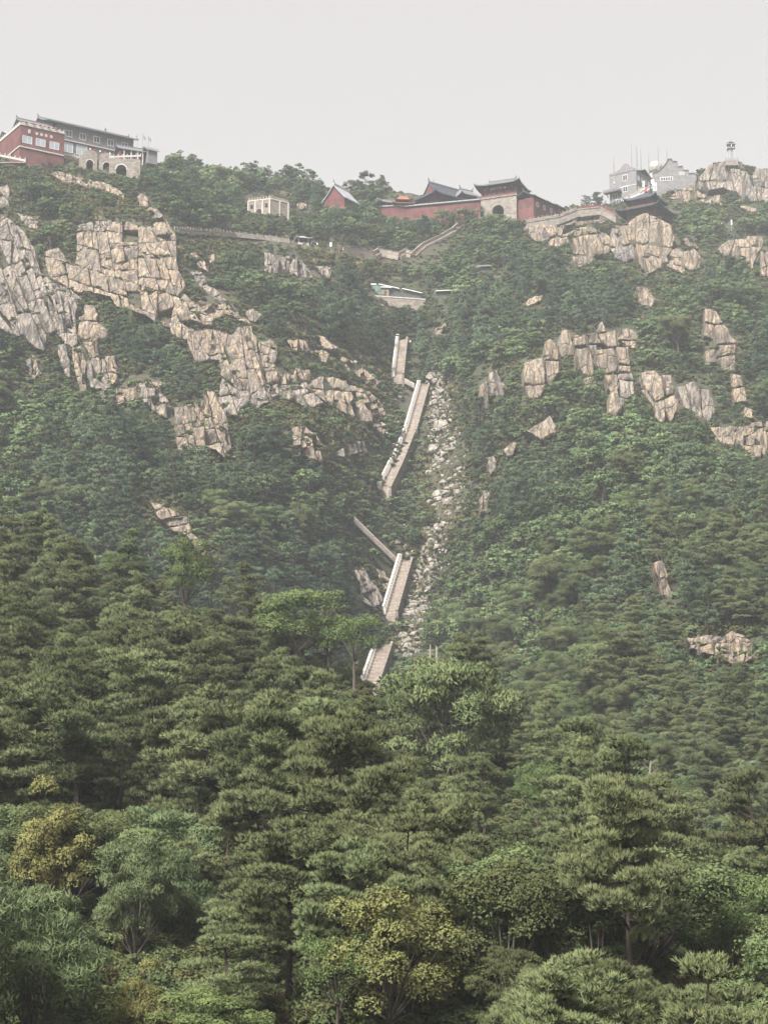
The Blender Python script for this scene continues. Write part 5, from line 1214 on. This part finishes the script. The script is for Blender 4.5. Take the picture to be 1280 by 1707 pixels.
H = house('main_hall', 727, 346, 630, 38, 'main temple hall with red gable and sweeping grey double-eaved roof', 'temple')
MB().box(0, 17, 0, 11, -4, 5.2).build('wall', M['red_plaster'], H)
rf = roof_surface(-2.6, 19.6, -2.6, 13.6, 5.0, 3.0, 4.2, .9, .35, 0, 1.2).build('lower_roof', M['roof_slate'], H)
gb = MB()
n = 7; prof = [(1.2 + 4.3 * i / n, 6.6 + 4.6 * (i / n)**1.3) for i in range(n + 1)]
up = MB()
for s in (0, 1):
    pr = [(y if s == 0 else 11 - y, z) for y, z in prof]
    for (ya, za), (yb, zb) in zip(pr, pr[1:]):
        P = [(.9, ya, za), (16.1, ya, za), (16.1, yb, zb), (.9, yb, zb)]; Q = [(x, y, z + .35) for x, y, z in P]
        f = [(0,1,2,3),(7,6,5,4),(0,4,5,1),(2,6,7,3),(0,3,7,4),(1,5,6,2)]; up.add(P + Q, f if s else [tuple(reversed(q)) for q in f])
ur = up.build('upper_roof', M['roof_slate'], H)
for x0, x1 in ((1.3, 1.6), (15.4, 15.7)):
    MB().add([(x0, y, z) for y, z in prof] + [(x0, 11 - y, z) for y, z in reversed(prof[:-1])] + [(x1, y, z) for y, z in prof] + [(x1, 11 - y, z) for y, z in reversed(prof[:-1])],
             [tuple(reversed(range(2*n+1))), tuple(range(2*n+1, 4*n+2))]).build('gable', M['red_paint'], H)
ridge(MB(), .9, 16.1, 5.5, 11.5, .45, .5, 1.3).build('ridge', M['grey_tile'], ur)
H = house('rear_hall', 772, 346, 636, 30, 'second grey temple roof with tall ridge horns between hall and gate tower', 'temple')
MB().box(0, 8, 0, 8, -4, 5.0).build('wall', M['red_plaster'], H)
rf = roof_surface(-1.6, 9.2, -1.6, 9.6, 5.0, 3.6, 2.6, .9, .35).build('roof', M['roof_grey'], H)
ridge(MB(), 1, 6.8, 4, 8.5, .4, .5, 1.4).build('ridge', M['grey_tile'], rf)
H = house('white_cabin', 727, 322, 652, 20, 'small pale cabin with flat roof on the skyline left of the main hall', 'building')
MB().box(-1.5, 4, 0, 4, -3, 2.4).build('wall', M['white_stone'], H); MB().box(-1.8, 4.3, -.4, 4.3, 2.4, 2.7).build('roof', M['white_paint'], H)
win(H, .4, .8, 1.0, 1.0, 0, 'wood_brown'); MB().lathe([(.12, 2.7), (.1, 5.0)], 6, (-.9, .8, 0)).lathe([(.3, 5.0), (.3, 5.4)], 6, (-.9, .8, 0)).build('chimney', M['metal_grey'], H)

# --- gate tower: origin at the near right corner; x runs left along the front
H = house('gate_tower', 861, 366, 617, -22, 'gate tower with arched stone base and red pavilion, at the top of the stairs', 'gate tower')
X0 = -15.0
arch_wall(X0, 0, -6, 9.2, 0, 3.0, -7.0, 4.3, 1.0, 4.2).build('base_wall', M['stone_wall'], H)
MB().box(X0, -9.3, 3.0, 12, -6, 9.2).box(-4.7, 0, 3.0, 12, -6, 9.2).box(-9.3, -4.7, 3.0, 12, 6.6, 9.2).build('base_wall', M['stone_wall'], H)
MB().box(-9.2, -4.8, 9, 9.4, -6, 6.6).build('passage_shade', M['opening_shade'], H)  # dark plate across the gateway, painted for the shade within
arch_ring(-7.0, 4.3, 4.2, -.15, .4, .45).build('arch_ring', M['tan_wall'], H)
MB().box(X0 - .3, .3, -.3, 12.3, 9.2, 9.7).build('cornice', M['stone_wall'], H)
MB().box(X0 + 2.2, -.8, 1.6, 10, 9.7, 14.2).build('pavilion', M['red_paint'], H)
for i in range(6):
    MB().lathe([(.22, 9.7), (.2, 14.2)], 8, (X0 + 1.8 + i * 2.55, .9, 0)).build('column', M['red_paint'], H)
for i in range(5):
    x = X0 + 3.1 + i * 2.55; f = win(H, x, 11.0, 1.5, 1.7, 1.6, 'wood_brown')
pq = MB().box(-9.4, -5.2, 1.38, 1.55, 12.9, 13.8).build('name_board', M['white_stone'], H)
balustrade(H, (X0 + .2, -.1, 9.7), (-.2, -.1, 9.7), 1.0, 1.5, 'red_paint', 'railing'); balustrade(H, (-.1, .2, 9.7), (-.1, 11.6, 9.7), 1.0, 1.5, 'red_paint', 'railing')
for i in range(5): MB().lathe([(.05, .7), (.3, .5), (.32, .25), (.06, 0)], 8, (X0 + 3 + i * 2.55, .2, 12.4)).build('lantern', M['white_cloth' if i % 2 else 'red_cloth'], H)
rf = roof_surface(X0 - .6, 1.6, -1.6, 13.0, 14.2, 3.2, 3.6, 1.0, .45, 0, 1.15).build('roof', M['roof_grey'], H)
ridge(MB(), X0 + 2.8, -1.8, 5.7, 17.3, .5, .6, 1.0).build('ridge', M['grey_tile'], rf)
# --- red side building
H = house('red_side_building', 890, 364, 614, 50, 'two-storey red building with small white windows right of the gate tower', 'building')
MB().box(0, 15, 0, 8, -3, 8.2).build('wall', M['red_plaster'], H)
rf = roof_surface(-1, 16, -1.1, 9.1, 8.2, 2.6, 0, .5, .3).build('roof', M['roof_slate'], H); ridge(MB(), -1, 16, 4, 10.7, .35, .4, .7).build('ridge', M['grey_tile'], rf)
MB().box(-.22, -.02, 0, 8, -3, 8).build('end_wall', M['red_plaster'], H)
for x in (2.2, 6.4, 10.8): win(H, x, 4.9, 1.4, 1.7, 0)
MB().box(4.6, 7.6, -.1, .1, -3, 1.9).build('door', M['wood_brown'], H)
for y in (2.4, 5.6): win(H, y, 4.6, 1.2, 1.6, -.22, 'wood_brown', 'dark_glass', -1, 'x')
H = house('red_annex', 927, 362, 628, 52, 'low red annex with dark roof behind the two-storey red building', 'building')
MB().box(0, 12, 0, 6, -3, 4.4).build('wall', M['red_plaster'], H)
rf = roof_surface(-.9, 13, -1, 7, 4.4, 1.8, 0, .4, .28).build('roof', M['roof_slate'], H); ridge(MB(), -.9, 13, 3, 6.1, .3, .35, .5).build('ridge', M['grey_tile'], rf)
for x in (2.5, 6, 9.5): win(H, x, 1.2, 1.2, 1.5, 0)
# --- terrace below them
H = empty('gate_terrace', at(876, 373, 603)); tag(H, 'stone terrace with pale railing along the cliff right of the gate tower', 'terrace')
T_ = [Vector(at(*q)) - H.location for q in ((876, 372, 603), (932, 362, 604), (962, 350, 606), (1000, 346, 606), (1026, 360, 603))]
for a, b in zip(T_, T_[1:]):
    d = (b - a); L = math.hypot(d.x, d.y); rz = math.atan2(d.y, d.x)
    w_ = MB().add([(0,0,-2.6),(L,0,d.z-2.6),(L,5,d.z-2.6),(0,5,-2.6),(0,0,0),(L,0,d.z),(L,5,d.z),(0,5,0)], [(3,2,1,0),(4,5,6,7),(0,1,5,4),(1,2,6,5),(2,3,7,6),(3,0,4,7)]).build('retaining_wall', M['stone_wall'], H)
    w_.location = a; w_.rotation_euler.z = rz
    c_ = MB().add([(0,-.2,0),(L,-.2,d.z),(L,.6,d.z),(0,.6,0),(0,-.2,.4),(L,-.2,d.z+.4),(L,.6,d.z+.4),(0,.6,.4)], [(3,2,1,0),(4,5,6,7),(0,1,5,4),(1,2,6,5),(2,3,7,6),(3,0,4,7)]).build('coping', M['stone_wall'], H)
    c_.location = a + Vector((0, 0, .003)); c_.rotation_euler.z = rz
    balustrade(H, a + Vector((0, 0, .4)), b + Vector((0, 0, .4)), 1.1, 1.5, 'red_paint' if b is T_[-1] or b is T_[-2] else 'stone_wall', 'railing')
# --- dark double roof
H = house('double_roof_pavilion', 1094, 359, 612, 0, 'square pavilion with dark blue-grey double-eaved roof above the golden crag', 'pavilion')
H.rotation_euler.z = math.radians(-31); H.scale = (1.1, 1.1, 1.1)
MB().box(-11, -1.2, 1.2, 11, -3, 5).build('wall', M['wood_brown'], H)
roof_surface(-14, 1.8, -1.8, 14, 3.4, 2.9, 7.9, 1.3, .4, 0, 1.1, (20, 20)).build('lower_roof', M['roof_slate'], H)
MB().box(-10, -2.2, 2.2, 10, 5.6, 7.4).build('upper_wall', M['wood_brown'], H)
ur = roof_surface(-11.8, -.3, .3, 11.8, 7.2, 3.6, 5.75, 1.2, .4, 0, 1.1, (20, 20)).build('upper_roof', M['roof_slate'], H)
MB().lathe([(.5, 0), (.6, .5), (.25, .9), (.35, 1.3), (.05, 2.0)], 8, (-6, 6, 10.7)).build('finial', M['red_cloth'], ur)
H = house('red_roofed_kiosk', 1068, 337, 648, 10, 'tiny kiosk with bright red cloth roof behind the double-roof pavilion', 'kiosk')
MB().box(-1.6, 1.8, 0, 2.6, -3, 1.0).build('wall', M['white_stone'], H)
roof_surface(-2.2, 2.4, -.6, 3.2, 1.0, 1.2, 1.2, .2, .15).build('roof', M['red_cloth'], H)
# --- grey houses below the masts
H = house('grey_gabled_house', 1061, 326, 672, 0, 'tall grey brick house with pointed gable on the right skyline', 'building')
H.rotation_euler.z = math.radians(-36)
MB().box(-12, 0, 0, 12, -6, 10.6).build('wall', M['grey_brick'], H)
MB().wall_xz([(-12, 10.6), (0, 10.6), (-.8, 11.6), (-2.6, 12.4), (-3.6, 13.8), (-4.8, 14.2), (-6.0, 13.6), (-7.2, 12.2), (-9.5, 11.6), (-12, 11.6)], -.15, .6).build('gable', M['grey_brick'], H)
roof_surface(-10, .5, .6, 12.6, 10.6, 2.2, 0, .1, .25).build('roof', M['roof_grey'], H)
for x, z in ((-5.0, 7.2), (-5.0, 2.6), (-9.6, .2)): win(H, x, z, 2.2, 2.4, 0)
win(H, -8.0, -2.8, 2.4, 3.0, 0); win(H, -5.0, -2.2, 2.0, 2.4, 0)
for y in (1.8, 4.6, 7.4, 10.2): win(H, y, 6.6, 1.5, 2.0, 0, 'white_paint', 'pale_glass', 1, 'x')
for y in (1.8, 7.4, 10.2): win(H, y, 2.0, 1.5, 2.2, 0, 'white_paint', 'pale_glass', 1, 'x')
MB().box(-12, 0, -.1, -.02, 4.6, 4.9).build('string_course', M['white_stone'], H)
bl = MB().box(-13.6, -6.6, -2.4, -.12, 3.0, 3.5).build('balcony', M['grey_tile'], H)
MB().box(-13.6, -6.6, -2.5, -2.35, 3.5, 4.4).build('railing', M['grey_brick'], bl)
for x in (-12.5, -7.4): MB().bar((x, -.1, 1.8), (x, -2.0, 3.0), .25).build('bracket', M['grey_tile'], bl)
H = house('stepped_gable_house', 1087, 312, 690, 0, 'lower grey house with stepped gable and latticed window band', 'building')
H.rotation_euler.z = math.radians(-8)
P = [(0, -5), (17.5, -5), (17.5, 4.2), (16.6, 5.0), (14.6, 4.9), (14.4, 6.4), (12.4, 6.3), (12.2, 8.2), (10.2, 8.0), (10.0, 10.2), (8.4, 10.4), (7.8, 11.4), (6.4, 11.4), (5.8, 10.0), (4.2, 8.0), (2.2, 6.4), (0, 5.8)]
MB().wall_xz(P, 0, .8).build('gable', M['grey_brick'], H)
MB().box(.1, 17.4, .82, 9, -5, 4.1).build('wall', M['grey_brick'], H)
cp = [(17.5, 4.2), (16.6, 5.0), (14.6, 4.9), (14.4, 6.4), (12.4, 6.3), (12.2, 8.2), (10.2, 8.0), (10.0, 10.2), (8.4, 10.4), (7.8, 11.4), (6.4, 11.4), (5.8, 10.0), (4.2, 8.0), (2.2, 6.4), (0, 5.8)]
c_ = MB()
for (xa, za), (xb, zb) in zip(cp, cp[1:]): c_.bar((xa, .3, za + .12), (xb, .3, zb + .12), 1.2, .28)
c_.build('coping', M['grey_tile'], H)
lw = MB().box(3.2, 8.2, -.12, .1, 2.4, 4.0).build('window', M['white_paint'], H)
for i in range(5): MB().box(3.4 + i * .95, 4.15 + i * .95, -.16, .05, 2.6, 3.8).build('pane', M['dark_glass'], lw)
for x in (11.2, 12.4): win(H, x, 4.6, .8, 1.2, 0)
win(H, .9, -1.6, 1.6, 3.4, 0, 'white_paint', 'pale_glass')
H = house('weather_radome', 1092, 285, 715, 0, 'pale cream weather dome behind the grey houses', 'radar dome')
MB().lathe([(2.4, -6), (2.3, -1.2)], 16).build('drum', M['white_stone'], H)
b = bmesh.new(); bmesh.ops.create_icosphere(b, subdivisions=2, radius=3.1); me = bpy.data.meshes.new('dome'); b.to_mesh(me); b.free(); d_ = link('dome', me, H, M['cream_dome']); d_.location.z = 1.2
for k, (u, vt, vb, lab) in enumerate(((1022.5, 264, 284, 'short mast on the left corner of the tall grey house'), (1052.5, 240, 282, 'leftmost of three close masts behind the tall grey house'), (1061, 244, 284, 'thicker middle mast of the three behind the tall grey house'),
        (1068, 248, 288, 'rightmost of three close masts behind the tall grey house'), (1081, 256, 288, 'faint thin mast left of the weather dome'), (1097, 243, 286, 'tall mast right in front of the weather dome'), (1111, 248, 270, 'thin mast left of the stepped gable peak'))):
    Y = 694 if k else 678; P = at(u, vb, Y); m = mpp(u, vb, Y); hh = (vb - vt) * m; o = empty('mast', P - Vector((0, 0, 5))); tag(o, lab, 'mast')
    r = .30 if k == 2 else .20
    MB().lathe([(r, 0), (r, 5 + hh * .6), (r * .6, 5 + hh)], 7).build('pole', M['metal_grey'], o)
    MB().box(-.35, .35, -.35, .35, -.6, .2).build('foot', M['white_stone'], o)
    MB().lathe([(.08, 5 + hh), (.02, 5 + hh + .9)], 6).build('tip', M['metal_grey'], o)
H = empty('hill_stairs', at(1044, 334, 652)); tag(H, 'white-walled stairway climbing to the stepped grey house', 'stairs')
for (a, b, w_) in (((1044, 332, 658), (1070, 313, 664), .25), ((1066, 322, 658), (1083, 310, 666), .25)):
    MB().bar(at(*a) - H.location, at(*b) - H.location, w_, .5).build('parapet', M['white_stone'], H)
st = MB(); a, b = at(1055, 329, 659) - H.location, at(1077, 313, 666) - H.location
for i in range(16):
    p = a.lerp(b, i / 15); st.box(p.x - 1.2, p.x + 1.2, p.y, p.y + 1.6, p.z - 1.2, p.z + .1)
tag(st.build('steps', M['white_stone'], H), kind='stuff')
MB().box(-.35, .35, -.3, .3, 0, 2.4).build('gate_post', M['white_paint'], H).location = at(1072, 312, 668) - H.location
MB().box(-.4, .4, -.3, .3, 0, 2.6).build('gate_post', M['white_paint'], H).location = at(1088, 310, 674) - H.location
# --- lattice tower on its crag
H = house('lattice_tower', 1218, 268, 688, 0, 'white lattice communications tower with antennas on the summit crag', 'tower')
m = mpp(1218, 268, 700); th = 38 * m
for sx in (-1, 1):
    for sy in (-1, 1): MB().bar((sx*1.1, sy*1.1, -3), (sx*.85, sy*.85, th*.78), .26).build('leg', M['tower_paint'], H)
for i in range(7):
    z0 = i * th * .78 / 7; z1 = (i+1) * th * .78 / 7; k = 1.0 - .25 * i / 7; b = MB()
    for sx, sy, tx, ty in ((-1,-1,1,-1), (1,-1,1,1), (1,1,-1,1), (-1,1,-1,-1)):
        b.bar((sx*k, sy*k, z0), (tx*k, ty*k, z1), .10); b.bar((tx*k, ty*k, z0), (sx*k, sy*k, z1), .10); b.bar((sx*k, sy*k, z1), (tx*k, ty*k, z1), .14)
    b.build('brace', M['tower_paint'], H)
for z, r in ((th*.52, 1.5), (th*.70, 1.7), (th*.80, 1.4)): MB().box(-r, r, -r, r, z, z + .16).build('platform', M['metal_grey'], H)
for i in range(8):
    a = i * math.pi / 4; x, y = 1.55*math.cos(a), 1.55*math.sin(a); MB().box(x-.16, x+.16, y-.12, y+.12, th*.56 + (i % 2) * 1.3, th*.56 + 1.5 + (i % 2) * 1.3).build('antenna', M['tower_paint'], H)
MB().lathe([(.16, th*.78), (.14, th*.97)], 7).lathe([(.34, th*.9), (.34, th*.95)], 8).lathe([(.05, th*.97), (.03, th*1.1)], 6).build('spike', M['metal_grey'], H)
MB().box(-2.5, 2.5, -1.6, 2.5, -2.5, -.6).build('platform_base', M['stone_wall'], H)
balustrade(H, (-2.4, -1.5, -.6), (2.4, -1.5, -.6), 1.2, 1.1, 'metal_grey', 'railing')

# ------------------------------------------------------------------ paths, sheds and small things on the slope
H = empty('railed_path', mnt(300, 391)); tag(H, 'level hillside path with a pale railing above the left slope', 'path')
pp = [mnt(u, v, 1.0) - H.location for u, v in ((292, 390), (340, 393), (390, 397), (440, 402), (482, 408))]
for a, b in zip(pp, pp[1:]):
    q = MB().bar(a - Vector((0, 0, .5)), b - Vector((0, 0, .5)), 2.6, 1.0).build('retaining_wall', M['stone_wall'], H)
    o0 = Vector((0, -1.2, 0)); balustrade(H, a + o0, b + o0, .8, 1.9, 'stone_wall', 'railing')
H = empty('upper_walkway', mnt(640, 428)); tag(H, 'stone walkway with parapet climbing right towards the gate tower', 'path')
pp = [mnt(u, v, .8) - H.location for u, v in ((572, 424), (600, 427), (622, 430), (630, 425), (645, 428), (664, 432), (676, 426), (688, 430), (704, 416), (722, 407), (735, 401), (752, 391), (765, 380))]
for a, b in zip(pp, pp[1:]):
    MB().bar(a - Vector((0, 0, .8)), b - Vector((0, 0, .8)), 2.6, 1.6).build('retaining_wall', M['stair_stone'], H)
    for oy in (-1.15, 1.15):
        MB().bar(a + Vector((0, oy, .5)), b + Vector((0, oy, .5)), .45, 1.0).build('parapet', M['stair_stone'], H)
        k = max(1, int((b - a).length / 1.6))
        for i in range(k):
            p, q = a.lerp(b, (i+.04)/k), a.lerp(b, (i+.96)/k); MB().bar(p + Vector((0, oy, 1.1)), q + Vector((0, oy, 1.1)), .6, .22).build('coping_stone', M['stone_wall'], H)
H = house('path_pavilion', 506, 409, Ym(506, 409) - 1, 15, 'small pavilion with pale hipped roof where the railed path ends', 'pavilion')
for x in (-1.6, 1.6):
    for y in (0, 3): MB().lathe([(.2, -1), (.18, 2.4)], 8, (x, y, 0)).build('column', M['white_stone'], H)
MB().box(-1.8, 1.8, -.2, 3.2, -1, .9).build('wall', M['white_stone'], H)
roof_surface(-2.7, 2.7, -1.1, 4.1, 2.4, 1.2, 1.9, .4, .25).build('roof', M['roof_pale'], H)
def sign(u, v, h, mat, label, w=.7, cat='post'):
    P = mnt(u, v); o = empty('white_post' if cat == 'post' else 'notice_board', P); tag(o, label, cat)
    MB().lathe([(.1, -.5), (.08, h)], 7).build('pole', M['metal_grey'], o); MB().box(-w/2, w/2, -.12, .02, h*.55, h).build('panel', M[mat], o)
    MB().box(-w/2 - .06, w/2 + .06, -.16, .06, h, h + .1).build('cap', M['metal_grey'], o)
sign(551.5, 419, 3.0, 'white_paint', 'white upright sign beside the walkway', .7, 'sign')
sign(565, 426, 3.4, 'wood_brown', 'brown stele at the left end of the walkway', 1.4, 'sign')
sign(1219, 385, 4.2, 'white_paint', 'white lamp post in the trees near the right edge', .5)
H = house('white_camera_box', 1196, 380, Ym(1196, 380) - 2, 20, 'white slanting roof plate in trees left of the white lamp post', 'shelter')
for x in (-1.0, 1.0): MB().lathe([(.1, -1), (.1, 1.0)], 6, (x, 0, 0)).build('post', M['metal_grey'], H)
MB().add([(-1.6,-.8,1.0),(1.6,-.8,1.7),(1.6,.8,1.7),(-1.6,.8,1.0),(-1.6,-.8,1.2),(1.6,-.8,1.9),(1.6,.8,1.9),(-1.6,.8,1.2)], [(3,2,1,0),(4,5,6,7),(0,1,5,4),(1,2,6,5),(2,3,7,6),(3,0,4,7)]).build('roof', M['white_paint'], H)

Ys = Ym(660, 500) - 5
H = house('stone_terrace', 664, 507, Ys, 2, 'tan stone retaining wall carrying the tarpaulin sheds', 'terrace')
MB().add([(-8.8,0,-4),(8.6,0,-4),(8.6,7,-4),(-8.8,7,-4),(-8.8,0,2.6),(8.6,0,1.5),(8.6,7,1.5),(-8.8,7,2.6)], [(3,2,1,0),(4,5,6,7),(0,1,5,4),(1,2,6,5),(2,3,7,6),(3,0,4,7)]).build('wall', M['tan_wall'], H)
for i in range(10):
    x0 = -8.8 + i * 1.74; z0 = 2.6 - 1.1 * i / 10; MB().box(x0 + .03, x0 + 1.7, -.15, .5, z0 - .1, z0 + .25).build('coping_stone', M['white_stone'], H)
H = house('netted_shed', 652, 495, Ys + 3, 2, 'dark netted shed with two white roof strips on the tan terrace', 'shed')
MB().add([(-3.8,0,0),(9.6,0,-1.4),(9.6,4,-1.4),(-3.8,4,0),(-3.8,0,3.6),(9.6,0,.9),(9.6,4,.9),(-3.8,4,3.6)], [(3,2,1,0),(4,5,6,7),(0,1,5,4),(1,2,6,5),(2,3,7,6),(3,0,4,7)]).build('wall', M['dark_net'], H)
for (xa, za), (xb, zb) in (((-4.0, 3.9), (2.6, 2.5)), ((3.4, 2.5), (9.8, 1.1))):
    MB().add([(xa,-.8,za),(xb,-.8,zb),(xb,2,zb+.4),(xa,2,za+.4),(xa,-.8,za+.25),(xb,-.8,zb+.25),(xb,2,zb+.65),(xa,2,za+.65)], [(3,2,1,0),(4,5,6,7),(0,1,5,4),(1,2,6,5),(2,3,7,6),(3,0,4,7)]).build('roof', M['white_paint'], H)
H = house('green_tent', 628, 492, Ys + 2, 0, 'bright green tarpaulin tent at the left end of the tan terrace', 'tent')
MB().wall_xz([(-1.8, -.5), (2.0, -.5), (2.2, 1.4), (.2, 3.6), (-1.4, 3.4), (-1.8, 2.4)], 0, 3).build('canvas', M['green_tarp'], H)
MB().box(-1.9, -.2, -.2, 3.2, 3.45, 3.75).build('roof_flap', M['white_cloth'], H)
H = house('white_hut', 642, 492, Ys + 2, 8, 'small whitewashed hut beside the green tent', 'hut')
MB().box(-1.0, 1.2, 0, 2, -1, 2.4).build('wall', M['tan_wall'], H); MB().box(-1.6, 2.0, -.5, 2.4, 2.4, 2.7).build('roof', M['white_paint'], H); MB().box(-.3, .4, -.05, .1, -1, 1.4).build('door', M['wood_brown'], H)
for u, v, w_, lab in ((740, 488, 5.4, 'pale corrugated roof of a low shed right of the tan terrace'), (805, 447, 5.2, 'thin white shed roof alone in the trees below the gate tower')):
    H = house('low_shed', u, v, Ym(u, v) - 3, 4, lab, 'shed')
    MB().box(-w_*.42, w_*.42, .3, 3, -2.5, .3).build('wall', M['dark_net'], H)
    MB().add([(-w_*.5,-.5,.3),(w_*.5,-.5,.7),(w_*.5,3,1.1),(-w_*.5,3,.7),(-w_*.5,-.5,.55),(w_*.5,-.5,.95),(w_*.5,3,1.35),(-w_*.5,3,.95)], [(3,2,1,0),(4,5,6,7),(0,1,5,4),(1,2,6,5),(2,3,7,6),(3,0,4,7)]).build('roof', M['pale_tile' if u > 790 else 'white_paint'], H)
MB_ = MB()
# dead wood
def bare_trunk(u, vb, vt, Yd, label, tilt, r):
    P = at(u, vb, Yd); m = mpp(u, vb, Yd); h = (vb - vt) * m; o = empty('dead_trunk', P - Vector((0, 0, 3))); tag(o, label, 'dead tree')
    pts = [(tilt * h * t * t, .1 * math.sin(5*t), (h + 3) * t) for t in np.linspace(0, 1, 8)]
    MB().tube(pts, [r * (1 - .7*t) for t in np.linspace(0, 1, 8)], 7).build('trunk', M['dead_wood'], o)
    if h < 2.5: return
    b = MB()
    for k in range(4):
        t = .55 + .1 * k; p = Vector((tilt*h*t*t, 0, (h+3)*t)); b.tube([p, p + Vector((.5 * (-1)**k, -.2, .35)), p + Vector((.9 * (-1)**k, -.3, .8))], [r*.3, r*.2, .02], 5)
    b.build('branch', M['dead_wood'], o)
bare_trunk(1081, 1296, 1252, 205, 'bare whitish trunk standing above the green crest, right of the middle', .12, .22)
bare_trunk(717, 1092, 1074, 330, 'pale broken stump behind the large drooping tree', .02, .35)
bare_trunk(728, 1094, 1077, 332, 'brown broken stump beside the pale broken stump', -.03, .5)

# ------------------------------------------------------------------ people on the walkways
def person(P, rz, shirt, trousers, label, hat=None, h=1.7):
    o = empty('person', P, rz); o.scale = (h / 1.75,) * 3; tag(o, label, 'person')
    me = bpy.data.meshes.new('body')
    J = [((0,0,.95),.15), ((0,0,1.2),.15), ((0,0,1.42),.13), ((0,0,1.52),.055), ((0,-.01,1.60),.085), ((0,-.01,1.70),.09),
         ((-.19,0,1.40),.06), ((-.25,-.02,1.12),.045), ((-.23,-.12,.90),.035), ((-.23,-.16,.82),.03), ((.19,0,1.40),.06), ((.25,.02,1.12),.045), ((.23,-.06,.88),.035), ((.23,-.09,.80),.03),
         ((-.10,0,.85),.095), ((-.11,-.05,.48),.065), ((-.11,.02,.09),.045), ((-.11,-.12,.04),.04), ((.10,0,.85),.095), ((.11,.05,.48),.065), ((.11,.10,.09),.045), ((.11,-.02,.04),.04)]
    E = [(0,1),(1,2),(2,3),(3,4),(4,5),(2,6),(6,7),(7,8),(8,9),(2,10),(10,11),(11,12),(12,13),(0,14),(14,15),(15,16),(16,17),(0,18),(18,19),(19,20),(20,21)]
    me.from_pydata([j[0] for j in J], E, []); b = link('body', me, o); b.modifiers.new('skin', 'SKIN')
    for i, d in enumerate(me.skin_vertices[0].data): d.radius = (J[i][1], J[i][1] * .8); d.use_root = (i == 0)
    ss = b.modifiers.new('sub', 'SUBSURF'); ss.levels = ss.render_levels = 1
    me.materials.append(M['skin'])
    MB().lathe([(.02,.93),(.19,.93),(.18,1.1),(.19,1.3),(.21,1.42),(.10,1.50),(.02,1.5)], 10).tube([(-.19,0,1.41),(-.26,-.02,1.13)], .075, 7).tube([(.19,0,1.41),(.26,.02,1.13)], .075, 7).build('shirt', M[shirt], o)
    MB().tube([(-.10,0,.96),(-.11,-.05,.48),(-.11,.02,.12)], [.12,.09,.07], 8).tube([(.10,0,.96),(.11,.05,.48),(.11,.10,.12)], [.12,.09,.07], 8).build('trousers', M[trousers], o)
    if hat: MB().lathe([(.17,1.70),(.11,1.73),(.10,1.80),(.03,1.83)], 10).build('hat', M[hat], o)
    else: MB().lathe([(.10,1.64),(.115,1.71),(.09,1.79),(.02,1.82)], 10).build('hair', M['black_cloth'], o)
def ground_person(u, v, up, *a): person(mnt(u, v, up), *a)
ground_person(702, 416, .85, 2.8, 'black_cloth', 'black_cloth', 'person in dark clothes climbing the middle of the walkway')
ground_person(706, 415, .85, 2.6, 'white_cloth', 'white_cloth', 'person in white clothes and pale hat climbing the walkway', 'white_cloth')
ground_person(648, 428, .85, 1.0, 'white_cloth', 'blue_cloth', 'person in white shirt at the dip of the walkway')
ground_person(690, 428, .85, 3.0, 'white_cloth', 'black_cloth', 'person in white shirt at the foot of the climbing walkway')
ground_person(574, 424, .85, 1.5, 'red_cloth', 'black_cloth', 'person in red shirt at the left start of the walkway')
ground_person(592, 426, .85, 1.5, 'white_cloth', 'black_cloth', 'person in white shirt between stele and bend of the walkway')
ground_person(529, 414, .3, .4, 'white_cloth', 'blue_cloth', 'person in white shirt next to the small pavilion', 'white_cloth')
ground_person(519, 413, .3, -.4, 'blue_cloth', 'black_cloth', 'person in blue shirt next to the small pavilion')
ground_person(684, 580, .9, .2, 'white_cloth', 'black_cloth', 'person in white shirt at the head of the uppermost flight')
ground_person(674, 582, .9, .2, 'blue_cloth', 'black_cloth', 'person in blue shirt at the head of the uppermost flight', 'white_cloth')
ground_person(1167, 327, .2, .2, 'red_cloth', 'white_cloth', 'person in red shirt among the stones below the summit crag')
ground_person(616, 829, .4, .2, 'red_cloth', 'black_cloth', 'person in red shirt at the landing left of the short stepped flight')
# ------------------------------------------------------------------ the hazy air
hz = MB().box(-960, 960, -340, 1560, -78, 345).build('haze', None)
t = NT('haze_air'); pv = t.n('ShaderNodeVolumePrincipled'); pv.inputs['Color'].default_value = (.89, .935, .98, 1)
pv.inputs['Density'].default_value = HAZE_DENSITY; pv.inputs['Anisotropy'].default_value = 0.0
t.l(pv.outputs[0], t.out.inputs['Volume']); hz.data.materials.append(t.m); tag(hz, 'pale summer haze filling the valley air', 'haze', kind='stuff')
